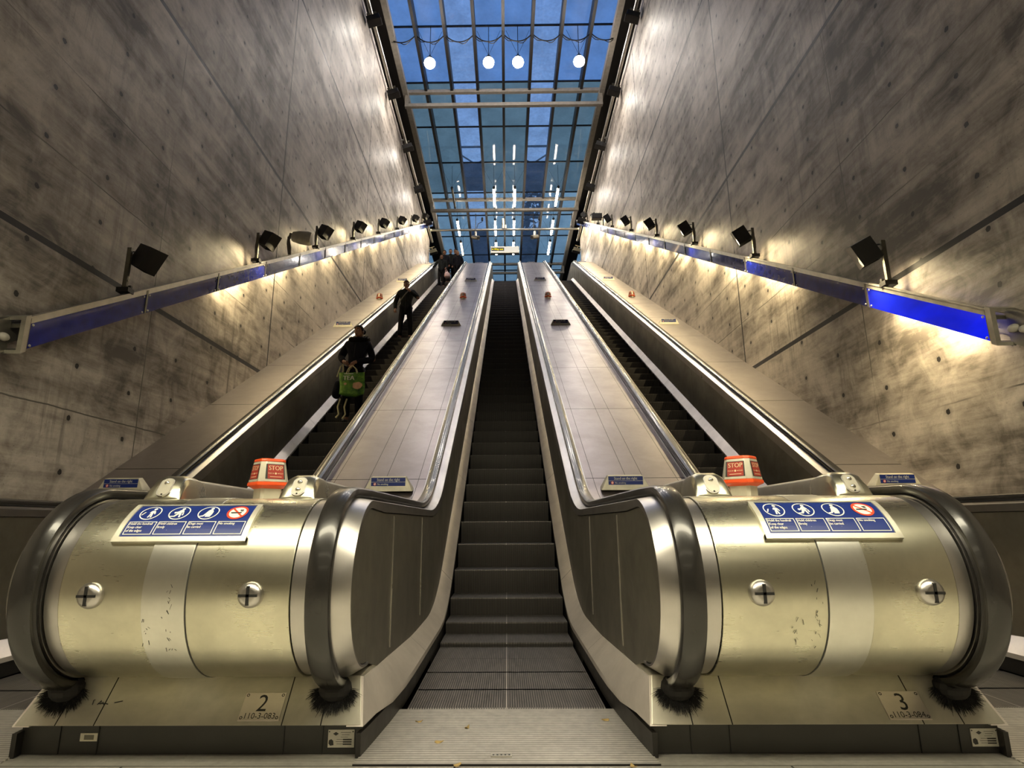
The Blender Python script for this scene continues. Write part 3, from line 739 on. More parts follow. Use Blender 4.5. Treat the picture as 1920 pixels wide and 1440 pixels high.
for k, x in enumerate((-1, 1)):
    t = tag(MB().tube([(x * 3.98, 12.5, 15.95), (x * 3.98, 29.9, 15.95)], .055, 10).box((x * 4.09, 21, 15.95), (.10, .06, .06)).obj('conduit', M['alu'], smooth=True),
            'grey conduit running along the top of the %s concrete wall' % ('left' if x < 0 else 'right'), 'conduit', 'conduits along the wall tops')

# ------------------------------------------------------------------ machines
wl = dict(unit='with the anti-smoking sign towards the left of the centre treads', sign='blue four pictogram warning sign curved over the drum of machine 2', num='steel plate engraved 2 110-3-083 on the sloping plinth',
          lab='chipped white label on the dark kick plate right of plate 2', signx=-.03, numx=.285, labx=.622, stopx=.025, stop='orange and beige emergency stop box on the drum of machine 2',
          pods=((-.345, 'rounded steel switch pod with one key switch at far left of machine 2', 1), (.305, 'rounded steel switch pod with two key switches right of the stop box on machine 2', 2)))
wl['unit'] = 'the left of the two'
wr = dict(unit='the right of the two', sign='blue four pictogram warning sign curved over the drum of machine 3', num='steel plate engraved 3 110-3-084 on the sloping plinth',
          lab='chipped white label at the right end of the kick plate below plate 3', signx=.03, numx=.34, labx=.645, stopx=-.03, stop='orange and beige emergency stop box on the drum of machine 3',
          pods=((-.305, 'rounded steel switch pod with one key switch left of the stop box on machine 3', 1), (.36, 'rounded steel switch pod with two key switches at far right of machine 3', 2)))
machine(-S_ / 2, 1, '2', '110-3-083', wl)
machine(S_ / 2, -1, '3', '110-3-084', wr)
o = thing('rating_label', 'small brass label on the dark kick plate below the brush at left', 'label', (-1.722, 2.6995, .066))
MB().box((0, -.0015, 0), (.074, .003, .030)).obj('plate', M['beige'], o)
MB().box((0, -.0034, 0), (.040, .0012, .018)).obj('print', M['galv'], o)
# outer balustrades against the walls
for sg, lb in ((-1, 'steel balustrade and wide side deck against the left concrete wall'), (1, 'steel balustrade and wide side deck against the right concrete wall')):
    xc = sg * (S_ + A_ + .575)
    r = thing('escalator_balustrade', lb, 'escalator balustrade', (xc, 0, 0), 'escalator balustrades')
    side(r, .575, -sg, .680, .780)
    x0, x1 = (-(XW - abs(xc)) , .515) if sg < 0 else (-.515, XW - xc)
    MB().sweep2(prof(1.0, None, 2.75), prof(.95, None, 2.75), min(x0, x1), max(x0, x1)).obj('deck', M['side_deck'], r, True)
    xe = -.36 if sg < 0 else .36
    MB().sweep2(prof(1.02, None, 2.75), prof(.99, None, 2.75), xe - .012, xe + .012).obj('deck_edge', M['trim'], r, True)
    MB().sweep2(ring(.372, -96, 88) + prof(1.027)[1:], ring(.34, -96, 88) + prof(.99)[1:], min(x0, x1), .50 if sg < 0 else max(x0, x1)) if False else None
    MB().box((0, 2.9, .5), (.72, .5, 1.0)).obj('newel_core', M['plinth'], r)
# ------------------------------------------------------------------ treads
def step_proto(parent):
    n = 8; arc = [(0.0 + .018 * math.sin(PI * i / n) , -.26 + .26 * i / n) for i in range(n + 1)]
    sec = [(-.006, 0), (.415, 0), (.415, -.03), (.03, -.26)] + [(.012 - .020 * math.sin(PI * .5 * i / n), -.26 + .25 * i / n) for i in range(n + 1)]
    vs = [(x, y, z) for x in (-.505, .505) for y, z in sec]; m = len(sec)
    fs = [tuple(range(m)), tuple(2 * m - 1 - k for k in range(m))] + [(k, (k + 1) % m, m + (k + 1) % m, m + k) for k in range(m)]
    mb = MB().add(vs, fs); fm = [1, 1] + [0 if k in (0, m - 1) else 1 for k in range(m)]
    return mb.mesh('step', [M['step'], M['riser']], False, fm)
STEP = step_proto(None)
esc_lab = {-S_: 'up or down escalator on the left carrying the seven passengers', 0: 'empty middle escalator with dark ribbed treads between the two drums', S_: 'empty escalator on the right beside the brightly lit wall'}
esc_lab[-S_] = 'left escalator whose dark treads carry the passengers'
for xc in (-S_, 0.0, S_):
    e = thing('escalator', esc_lab[xc], 'escalator', (xc, 0, 0), 'three parallel escalators')
    y = 3.26; k = 0
    while y < 28.2:
        st = bpy.data.objects.new('step', STEP); C.objects.link(st); st.parent = e; st.location = (0, y, s_(y + .2) + .0); k += 1
        y += .40
    cp = MB().prism([(-.60, 2.58), (.60, 2.58), (.535, 3.27), (-.535, 3.27)], lambda p: (p[0], p[1], .0), lambda p: (p[0], p[1], .006 if p[1] < 3 else .010))
    if xc == 0:
        pass
    cp.obj('comb_plate', M['comb'], e)
    mb = MB()
    for i in range(80):
        x = -.5 + i * .0125 + .00625; mb.box((x, 3.28, .006), (.004, .03, .006))
    mb.obj('comb_teeth', M['comb'], e)
    MB().box((0, 2.9, -.1), (1.3, .9, .16)).obj('pit_cover', M['kick'], e)
cs = tag(MB().box((0, 0, .002), (.085, .030, .004)).obj('threshold_plate', M['alu'], loc=(-.02, 2.665, .006)), 'small stamped metal plate set in the comb plate before the middle treads', 'plate')
mb = MB()
for i, x in enumerate((-.032, -.016, 0, .016, .032)):
    mb.box((x, 0, .0042), (.007, .010, .0008))
mb.obj('stamping', M['black'], cs)
# ------------------------------------------------------------------ signs and stop boxes on the decks
sp = deck_sign_proto(False); sd = deck_sign_proto(True)
first = {id(sp): True, id(sd): True}
def put_sign(proto, x, y, label):
    o = proto if first[id(proto)] else copy_tree(proto)
    first[id(proto)] = False
    a = 0 if y < 5.2 else SLP
    o.location = (x, y, s_(y) + 1.0 + .022); o.rotation_euler = (SLP * .35 if y > 5.0 else 0, 0, 0); o['label'] = label
ys = (5.75, 12.9, 20.05, 26.6); pos = ('nearest', 'second', 'third', 'topmost')
for k, y in enumerate(ys):
    for x, where, dk in ((-1.13, 'deck above machine 2', k > 0), (1.15, 'deck above machine 3', k > 0), (-3.72, 'side deck along the left wall', False), (3.74, 'side deck along the right wall', False)):
        xx = x if k == 0 else (-1.24 if abs(x + 1.13) < .01 else 1.27 if abs(x - 1.15) < .01 else x)
        put_sign(sd if dk else sp, xx, y, '%s blue stand on the right sign going up the %s' % (pos[k], where))
for x, lb in ((-1.24, 'deck above machine 2'), (1.27, 'deck above machine 3'), (-3.72, 'side deck along the left wall'), (3.74, 'side deck along the right wall')):
    y = 16.5
    stop_box((x, y, s_(y) + 1.0 + .03), 45, 'small red stop box halfway up the ' + lb, False, 1, 'stop boxes halfway up the decks', .95)
# ------------------------------------------------------------------ blue light troughs along the walls
def area(name, loc, sx, sy, power, aim, col=(1, .80, .44), spread=180):
    l = bpy.data.lights.new(name, 'AREA'); l.shape = 'RECTANGLE'; l.size = sx; l.size_y = sy; l.energy = power; l.color = col; l.spread = math.radians(spread)
    o = bpy.data.objects.new(name, l); C.objects.link(o); o.location = loc
    o.rotation_euler = Vector(aim).to_track_quat('-Z', 'Y').to_euler(); return o
TL = lambda y: TAN * y
def trough(sg, lit, name):
    o = thing('light_trough', 'blue panelled light trough sloping up the %s concrete wall' % name, 'light trough', (sg * 4.2, 4.65, TL(4.65)), 'light troughs on the walls')
    b = Vector(o.location); P_ = 1.48; n = 17
    def bar(y0, y1, xa, xb, za, zb):
        vs = []
        for y in (y0, y1):
            for x in (xa, xb):
                for z in (za, zb): vs.append((sg * x - b.x, y - b.y, TL(y) + z - b.z))
        return vs, [(0, 1, 3, 2), (4, 6, 7, 5), (0, 4, 5, 1), (2, 3, 7, 6), (0, 2, 6, 4), (1, 5, 7, 3)]
    ye = 4.65 + P_ * n
    MB().add(*bar(4.65, ye, 3.955, 4.00, -.135, -.070)).add(*bar(4.65, ye, 3.945, 3.955, -.085, -.070)).obj('top_rail', M['alu'], o)
    MB().add(*bar(4.65, ye, 4.11, 4.148, -.30, -.12)).obj('back_rail', M['galv'], o)
    for k in range(n + 1):
        mb = MB()
        y = 4.65 + P_ * k
        mb.add(*bar(y - .02, y + .02, 3.97, 4.15, -.16, -.13)).add(*bar(y - .014, y + .014, 3.951, 3.985, -.355, -.07))
        mb.obj('bracket', M['galv'], o)
    for k in range(n):
        y = 4.65 + P_ * k; mb = MB()
        for dy in (.045, P_ - .045):
            for dz in (-.155, -.335): mb.ell((sg * 3.958 - b.x, y + dy - b.y, TL(y + dy) + dz - b.z), (.008, .012, .012), 8, 6)
        mb.obj('screw', M['alu'], o)
    for k in range(n):
        y = 4.65 + P_ * k
        MB().add(*bar(y + .012, y + P_ - .012, 3.962, 3.975, -.357, -.132)).obj('blue_panel', M['acrylic_lit'] if lit[k] > 1.5 else M['acrylic'], o, label='lit bright blue panel' if lit[k] > 1.5 else None)
        if lit[k] > .2:
            tb = MB().tube([(sg * 4.09 - b.x, yy - b.y, TL(yy) - .245 - b.z) for yy in (y + .12, y + P_ - .12)], .013, 8); tb.obj('lamp_tube', M['trough_lamp'], o)
            pw = min(lit[k], 1.3)
            ym = y + P_ / 2
            for dz, az, f in ((-.375, -1, 1.0),):
                a = area('trough_wash', (sg * 4.02, ym, TL(ym) + dz + .12), .05, 1.2, 24 * pw * f, (sg * .35, 0, az)); 
                q = Vector((0, SL[0], SL[1])); zz = -Vector((sg * .22, -az * .45, az * .80)).normalized(); xx = q.cross(zz).normalized(); yy_ = zz.cross(xx)
                a.rotation_euler = Matrix((xx, yy_, zz)).transposed().to_euler()
    e = MB()
    for xa, xb, za, zb in ((3.945, 3.985, -.375, -.055), (3.985, 4.148, -.085, -.055), (3.985, 4.10, -.375, -.345)): e.add(*bar(4.60, 4.65, xa, xb, za, zb))
    e.obj('end_bracket', M['alu'], o)
    e = MB().add(*bar(4.30, 4.62, 4.08, 4.148, -.36, -.06)); e.obj('wall_bracket', M['galv'], o)
    e = MB(); e.ell((sg * 4.07 - b.x, 4.56 - b.y, TL(4.56) - .22 - b.z), (.035, .05, .035), 12, 8).ell((sg * 4.07 - b.x, 4.47 - b.y, TL(4.5) - .22 - b.z), (.03, .04, .03), 12, 8)
    e.obj('lamp_holder', M['plate_white'], o, True)
trough(-1, [0, 0, .9, .75, .45, .7, .5, .6, .75, .6, .8, .7, .8, .9, 1, 1, 1], 'left')
trough(1, [2.0, .15, .9, 1.3, .8, 1.2, 1.0, 1.2, 1.0, 1.1, 1.1, 1.2, 1.2, 1.1, 1.2, 1.2, 1.2], 'right')
# ------------------------------------------------------------------ lamps on the troughs
def spotlight_proto(sg):
    o = thing('spotlight', 'x', 'spotlight', group='black spotlights on the light troughs')
    mb = MB().box((0, -.02, .17), (.045, .035, .50))
    for q in range(7): mb.box((-sg * .0235, -.02, -.02 + q * .065), (.004, .016, .022))
    mb.obj('channel_post', M['galv'], o, bevel=.003)
    MB().box((0, -.01, -.065), (.13, .10, .05)).box((.03, .02, -.04), (.03, .03, .08)).box((-.04, .02, -.04), (.03, .03, .08)).obj('base_clamp', M['fixture'], o)
    MB().tube([(0, -.01, .385), (-sg * .09, .03, .39)], .008, 6).tube([(0, -.01, .28), (-sg * .07, .03, .28)], .010, 6).obj('arm', M['fixture'], o)
    MB().tube([(sg * .03, .0, .30), (sg * .05, .02, .22), (sg * .045, .02, .10), (sg * .02, .02, -.05)], .007, 6).obj('flex', M['fixture'], o, True)
    R = Matrix.Translation((-sg * .155, .06, .33)) @ Matrix.Rotation(math.radians(sg * -27), 4, 'Y') @ Matrix.Rotation(math.radians(-22), 4, 'Z')
    w, d, h, tk = .105, .10, .14, .006
    # open-bottomed hood: a tapered back and four walls
    out = [(-w, -d, -h), (w, -d, -h), (w, d, -h), (-w, d, -h), (-w, -d, h * .78), (w, -d, h * .78), (w, d, h), (-w, d, h)]
    inn = [(x * .92, y * .92, z if z < 0 else z - .02) for x, y, z in out]
    vs = [R @ Vector(p) for p in out + inn]
    fs = [(4, 5, 6, 7), (0, 1, 5, 4), (1, 2, 6, 5), (2, 3, 7, 6), (3, 0, 4, 7), (8, 9, 1, 0), (9, 10, 2, 1), (10, 11, 3, 2), (11, 8, 0, 3), (15, 14, 13, 12), (12, 13, 9, 8), (13, 14, 10, 9), (14, 15, 11, 10), (15, 12, 8, 11)]
    MB().add(vs, fs).obj('hood', M['fixture'], o)
    MB().add([R @ Vector(p) for p in ((-w * .8, -d * .8, -.02), (w * .8, -d * .8, -.02), (w * .8, d * .8, -.02), (-w * .8, d * .8, -.02), (-w * .8, -d * .8, 0), (w * .8, -d * .8, 0), (w * .8, d * .8, 0), (-w * .8, d * .8, 0))],
             [(3, 2, 1, 0), (4, 5, 6, 7), (0, 1, 5, 4), (1, 2, 6, 5), (2, 3, 7, 6), (3, 0, 4, 7)]).obj('lens', M['plate_white'], o)
    return o
sy = [5.83, 8.82, 11.55, 14.35, 17.2, 20.2, 23.2, 26.2]
orded = ['lowest', 'second', 'third', 'fourth', 'fifth', 'sixth', 'seventh', 'eighth']
for sg, nm, pw in ((-1, 'left', [0, 260, 230, 260, 260, 260, 260, 260]), (1, 'right', [420, 460, 420, 400, 380, 380, 360, 360])):
    p = spotlight_proto(sg)
    for k, y in enumerate(sy):
        o = p if k == 0 else copy_tree(p)
        o.location = (sg * 4.0, y, TL(y) + .02); o['label'] = '%s black hooded spotlight counted up the %s wall trough' % (orded[k], nm)
        if pw[k]:
            l = bpy.data.lights.new('spot_beam', 'SPOT'); l.energy = pw[k] * .34; l.spot_size = math.radians(130); l.spot_blend = .9; l.shadow_soft_size = .09; l.color = (1, .81, .47)
            lo = bpy.data.objects.new('spot_beam', l); C.objects.link(lo); lo.location = (sg * 3.78, y + .06, TL(y) + .24)
            lo.rotation_euler = Vector((sg * .12, -.30, -1.0)).to_track_quat('-Z', 'Y').to_euler()
# pale floodlight between the second and third spotlights of the left wall, dark double one at the top right
o = thing('floodlight', 'pale beige rounded floodlight between two black spotlights on the left wall', 'floodlight', (-4.0, 10.15, TL(10.15)))
MB().tube([(0, 0, -.07), (0, -.01, .05), (-.03, -.02, .22), (.0, 0, .36)], [.03, .03, .025, .03], 8).obj('bracket', M['galv'], o, True)
MB().tube([(-.05, 0, .30), (-.06, .01, .15), (-.02, .01, -.06)], .012, 6).obj('flex', M['fixture'], o, True)
mb = MB(); R = Matrix.Rotation(math.radians(8), 4, 'Y')
secs = [(-.02, .05, .05), (.0, .09, .065), (.12, .115, .085), (.30, .125, .10), (.36, .11, .09), (.365, .02, .02)]
vs = []
for x, rz_, ry in secs:
    for k in range(16):
        a = 2 * PI * k / 16; c_, s2 = math.cos(a), math.sin(a)
        vs.append(R @ Vector((x, ry * math.copysign(abs(c_) ** .6, c_), rz_ * math.copysign(abs(s2) ** .6, s2) + .30)))
fs = [(16 * i + k, 16 * i + (k + 1) % 16, 16 * i + 16 + (k + 1) % 16, 16 * i + 16 + k) for i in range(5) for k in range(16)] + [tuple(range(16)), tuple(95 - k for k in range(16))]
mb.add(vs, fs).obj('housing', M['beige'], o, True)
o = thing('floodlight', 'dark boxy floodlight beside the seventh spotlight of the right wall', 'floodlight', (4.0, 22.0, TL(22.0)))
MB().box((0, 0, .1), (.05, .05, .4)).obj('bracket', M['galv'], o); MB().box((-.25, 0, .32), (.42, .22, .24)).obj('housing', M['fixture'], o, bevel=.02)
# floodlights at the wall tops
def flood_proto():
    o = thing('floodlight', 'x', 'floodlight', group='dark floodlights along the wall tops')
    MB().box((0, 0, 0), (.40, .26, .20)).box((0, -.02, -.11), (.44, .30, .03)).obj('housing', M['fixture'], o, bevel=.015)
    MB().box((0, .0, .16), (.05, .05, .20)).box((0, 0, .25), (.30, .08, .03)).obj('bracket', M['galv'], o)
    return o
fp = flood_proto(); k = 0
for sg, nm in ((-1, 'left'), (1, 'right')):
    for i, y in enumerate((14.9, 18.05, 21.15, 24.2, 27.3, 29.75)):
        o = fp if k == 0 else copy_tree(fp); k += 1
        o.location = (sg * 3.9, y, 15.72 if i < 5 else 15.3); o.rotation_euler = (0, sg * math.radians(18), 0)
        l = bpy.data.lights.new('flood_beam', 'SPOT'); l.energy = 85; l.spot_size = math.radians(150); l.spot_blend = 1; l.shadow_soft_size = .12; l.color = (1, .92, .82)
        lo = bpy.data.objects.new('flood_beam', l); C.objects.link(lo); lo.location = (sg * 3.35, y, o.location.z - .35); lo.rotation_euler = Vector((sg * .15, -.35, -1)).to_track_quat('-Z', 'Y').to_euler()
        o['label'] = '%s dark floodlight counted from the front along the %s wall top' % (orded[i].replace('lowest', 'first'), nm)
# ------------------------------------------------------------------ roof lamps
LX = (-2.625, -.525, .525, 2.70); bayn = ('leftmost', 'second', 'third', 'rightmost')
def tube_proto(mat):
    o = thing('tube_light', 'x', 'ceiling light', group='tube lights hung under the glazed roof')
    MB().tube([(0, -.88, 0), (0, .88, 0)], .055, 12).obj('tube', mat, o, True)
    MB().tube([(0, -.98, 0), (0, -.86, 0)], .062, 12).tube([(0, .86, 0), (0, .98, 0)], .062, 12).obj('end_cap', M['fixture'], o)
    for y in (-.92, .92): MB().tube([(0, y, .05), (0, y, 1.26)], .008, 5).tube([(0, y, .05), (-.45, y, .95)], .005, 4).tube([(0, y, .05), (.45, y, .95)], .005, 4).obj('suspension_wire', M['roof_steel'], o)
    return o
pr = {}
for r, (y, rn) in enumerate(((27.6, 'front'), (30.8, 'middle'), (33.4, 'back'))):
    for k, x in enumerate(LX):
        kind = 'fixture' if (r, k) == (0, 0) else 'tube_dim' if (r, k) == (2, 0) else 'tube_on'
        if kind not in pr: pr[kind] = tube_proto(M[kind] if kind != 'fixture' else M['galv']); o = pr[kind]
        else: o = copy_tree(pr[kind])
        o.location = (x, y, 17.25)
        o['label'] = '%s tube light, %s of the four in the %s row under the roof' % ({'fixture': 'unlit', 'tube_dim': 'dim amber', 'tube_on': 'bright white'}[kind], bayn[k], rn)
pp = None
for k, x in enumerate(LX):
    if pp is None:
        pp = thing('pendant_lamp', 'x', 'pendant lamp', group='round pendant lamps under the cable swags')
        for a, b, r_ in (((0, 0, .16), (0, 0, 1.59), .012), ((0, 0, .3), (-.42, 0, 1.35), .006), ((0, 0, .3), (.42, 0, 1.35), .006)): MB().tube([a, b], r_, 6).obj('suspension_wire', M['roof_steel'], pp)
        MB().tube([(0, 0, .10), (0, 0, .20), (0, 0, .30)], [.15, .12, .04], 14).obj('lamp_cap', M['fixture'], pp, True)
        MB().ell((0, 0, 0), (.20, .20, .18), 20, 12).obj('bulb', M['bulb'], pp, True); o = pp
    else: o = copy_tree(pp)
    o.location = (x, 17.98, 16.9); o['label'] = 'glowing round pendant lamp, %s of the four under the cable swags' % bayn[k]
mb = MB()
for i in range(8):
    pts = [(bays[i] + 1.05 * q / 12, 17.95, ZR - .42 - .32 * (1 - abs(2 * (q / 12) - 1) ** 2.2)) for q in range(13)]
    mb.tube(pts, .022, 6).tube([(x, y + .05, z - .06 * math.sin(j)) for j, (x, y, z) in enumerate(pts)], .014, 5)
tag(mb.obj('cable_swag', M['roof_steel'], smooth=True), 'dark looping cables slung between roof fins above the round lamps', 'cable')
# way out sign
o = thing('way_out_sign', 'lit white sign box with yellow way out lettering hanging over the escalators', 'sign', (0.0, 31.0, 15.95))
MB().box((0, 0, 0), (1.62, .16, .40)).obj('sign_box', M['alu'], o, bevel=.01)
MB().box((0, -.083, 0), (1.54, .01, .33)).obj('sign_face', M['sign_light'], o)
MB().box((-.40, -.092, .02), (.72, .012, .20)).obj('text_panel', M['black'], o)
mb = MB(); K = lambda u, v: Vector((u, -.0995, v)); put_text(mb, 'Way out', .165, -.60, -.03, K, squeeze=.86, bold=.004)
put_poly(mb, [(-.74, .02), (-.68, .07), (-.68, .035), (-.62, .035), (-.62, .005), (-.68, .005), (-.68, -.03)], 0, 0, 1, K); mb.obj('lettering', M['yellow_lit'], o)
mb = MB()
for x in (-.6, .6): mb.tube([(x, 0, .2), (x, 0, ZR - 16.05)], .012, 6)
mb.obj('hanger_rod', M['roof_steel'], o)
# hanging conduit with cameras
o = thing('conduit_pipe', 'thin grey conduit pipe hanging on rods below the far roof frame', 'pipe', (0, 28.95, 16.15))
MB().tube([(-3.95, 0, 0), (3.95, 0, 0)], .06, 10).obj('pipe', M['alu'], o, True)
mb = MB()
for x in (-3.6, -1.55, 1.55, 3.6): mb.tube([(x, 0, 0), (x, .02, .95)], .02, 6)
mb.obj('hanger_rod', M['roof_steel'], o)
mb = MB()
for x in (-1.2, 1.85): mb.tube([(x - .3, 0, .05), (x - .22, 0, .35), (x, 0, .48), (x, 0, .75)], .018, 6).box((x, 0, .62), (.10, .12, .14))
mb.obj('cable', M['roof_steel'], o, True)
o2 = tag(MB().tube([(0, 0, -.15), (0, 0, .42)], .07, 10).box((.14, 0, -.05), (.09, .09, .2)).obj('junction_box', M['alu'], loc=(-.08, 28.85, 16.3), smooth=True), 'pale upright junction box on the middle of the hanging conduit', 'junction box')
for x, d, lb in ((-1.55, 1, 'white surveillance camera hanging left of the junction box'), (1.6, -1, 'white surveillance camera hanging right of the junction box')):
    o = thing('surveillance_camera', lb, 'camera', (x, 28.9, 15.75), 'cameras hung from the conduit')
    MB().tube([(0, 0, .38), (0, 0, .10)], .03, 8).obj('stem', M['fixture'], o)
    MB().tube([(0, 0, .25), (0, 0, .02)], .06, 10).obj('collar', M['alu'], o)
    MB().tube([(-d * .14, .1, .0), (d * .16, -.16, -.17)], .11, 12).obj('housing', M['alu'], o, True)
    MB().tube([(d * .15, -.15, -.165), (d * .185, -.185, -.185)], .085, 12).obj('lens', M['black'], o)
# ------------------------------------------------------------------ litter on the landing
for k, (x, y, a, lb) in enumerate(((-.41, 3.076, .4, 'brown leaf scrap by the left end of the comb teeth'), (-.178, 2.994, 1.2, 'pale curled leaf nearest the middle of the comb plate'), (-.289, 2.8075, 0, 'flat pale leaf scrap midway on the comb plate'), (-.191, 2.56, .7, 'reddish leaf scrap on the threshold line'), (.487, 2.55, 2.1, 'yellow leaf scrap near the foot of machine 3'), (.47, 3.09, .2, 'straw coloured litter in the corner by the right end of the comb teeth'))):
    mb = MB(); n = 10; vs = []
    for i in range(n):
        t_ = 2 * PI * i / n; r = .017 * (1 + .3 * math.sin(3 * t_ + k)); vs.append((r * math.cos(t_), r * .5 * math.sin(t_), .004 * math.cos(2 * t_) + .006))
    vs2 = [(x_, y_, z_ - .003) for x_, y_, z_ in vs]
    mb.add(vs + vs2, [tuple(range(n)), tuple(2 * n - 1 - i for i in range(n))] + [(i, (i + 1) % n, n + (i + 1) % n, n + i) for i in range(n)])
    lf = mb.obj('dry_leaf', M['leaf'], loc=(x, y, .007)); lf.rotation_euler = (0, 0, a); tag(lf, lb, 'leaf', 'dry leaf scraps on the comb plate')
# ------------------------------------------------------------------ lower concourse ceiling lights (behind and above the camera)
for k, (y, lb) in enumerate(((1.35, 'long batten light on the low ceiling just before the escalators'), (-1.2, 'long batten light on the low ceiling over the landing'), (-4.2, 'long batten light at the back of the low ceiling'))):
    o = thing('ceiling_light', lb, 'ceiling light', (0, y, 3.53), 'batten lights on the low ceiling')
    MB().box((0, 0, .03), (5.7, .56, .08)).obj('body', M['alu'], o)
    MB().box((0, 0, -.02), (5.6, .50, .03)).obj('diffuser', M['wash'] if k == 0 else M['wash_dim'], o)
# ------------------------------------------------------------------ passengers
def skin(pts, edges, rad, sub=2):
    me = bpy.data.meshes.new('s'); me.from_pydata(pts, edges, []); ob = bpy.data.objects.new('s', me); C.objects.link(ob)
    sm = ob.modifiers.new('skin', 'SKIN'); sm.use_smooth_shade = True
    for i, v in enumerate(me.skin_vertices[0].data):
        r = rad[i]; v.radius = r if isinstance(r, tuple) else (r, r); v.use_root = (i == 0)
    sb = ob.modifiers.new('sub', 'SUBSURF'); sb.levels = sub; sb.render_levels = sub
    dg = bpy.context.evaluated_depsgraph_get(); m2 = bpy.data.meshes.new_from_object(ob.evaluated_get(dg))
    r = ([tuple(v.co) for v in m2.vertices], [tuple(p.vertices) for p in m2.polygons])
    bpy.data.objects.remove(ob); bpy.data.meshes.remove(me); bpy.data.meshes.remove(m2); return r
def fuse(mb, vox):
    me = bpy.data.meshes.new('f'); me.from_pydata(mb.v, [], mb.f); ob = bpy.data.objects.new('f', me); C.objects.link(ob)
    r = ob.modifiers.new('r', 'REMESH'); r.mode = 'VOXEL'; r.voxel_size = vox
    sm = ob.modifiers.new('sm', 'SMOOTH'); sm.iterations = 3
    dg = bpy.context.evaluated_depsgraph_get(); m2 = bpy.data.meshes.new_from_object(ob.evaluated_get(dg))
    par = list(range(len(m2.vertices)))      # keep the one outer surface
    def root_(i):
        while par[i] != i: par[i] = par[par[i]]; i = par[i]
        return i
    for e_ in m2.edges: par[root_(e_.vertices[0])] = root_(e_.vertices[1])
    cnt = {}
    for i in range(len(par)): q = root_(i); cnt[q] = cnt.get(q, 0) + 1
    big = max(cnt, key=cnt.get); keep = [i for i in range(len(par)) if root_(i) == big]; nw = {i: k for k, i in enumerate(keep)}
    out = MB().add([tuple(m2.vertices[i].co) for i in keep], [tuple(nw[i] for i in p.vertices) for p in m2.polygons if p.vertices[0] in nw])
    bpy.data.objects.remove(ob); bpy.data.meshes.remove(me); bpy.data.meshes.remove(m2); return out
def V(*a): return Vector(a)
def head_fn(p):
    q = p.copy()
    if p.z < 0: k = 1 - .30 * (-p.z) ** 1.5; q.x *= k; q.y = q.y * (1 - .10 * -p.z) - .10 * (-p.z)       # jaw
    if p.y < 0: q.x *= 1 - .10 * (-p.y)                                                                  # flatter face
    if -.35 < p.z < .12 and p.y < -.6: q.y -= .20 * math.exp(-(p.x / .16) ** 2) * math.exp(-((p.z + .16) / .15) ** 2)   # nose
    if p.y < -.5: q.y += .06 * (math.exp(-((abs(p.x) - .38) / .16) ** 2) * math.exp(-((p.z - .10) / .10) ** 2))          # eye sockets
    if p.y < -.5: q.y -= .05 * math.exp(-(p.x / .28) ** 2) * math.exp(-((p.z + .52) / .08) ** 2)                         # lips
    return q
def hand(mb, w, d, curl, thumb):
    """palm and five bent fingers at wrist w, pointing along d; curl bends towards curl vector"""
    d = d.normalized(); c = (curl - d * curl.dot(d)).normalized(); s = d.cross(c)
    mb.tube([w - d * .02, w + d * .02, w + d * .055, w + d * .085], [.022, .030, .036, .034], 10)
    for i, (off, L) in enumerate(((-.033, .068), (-.011, .078), (.011, .073), (.032, .058))):
        b = w + d * .078 + s * off; pts = [b, b + d * L * .42, b + d * L * .62 + c * L * .32, b + d * L * .55 + c * L * .72]
        mb.tube(pts, [.0095, .0085, .008, .007], 7)
    b = w + d * .03 + s * thumb * .028
    mb.tube([b, b + d * .028 + s * thumb * .022 + c * .012, b + d * .048 + s * thumb * .018 + c * .034], [.012, .0105, .008], 7)
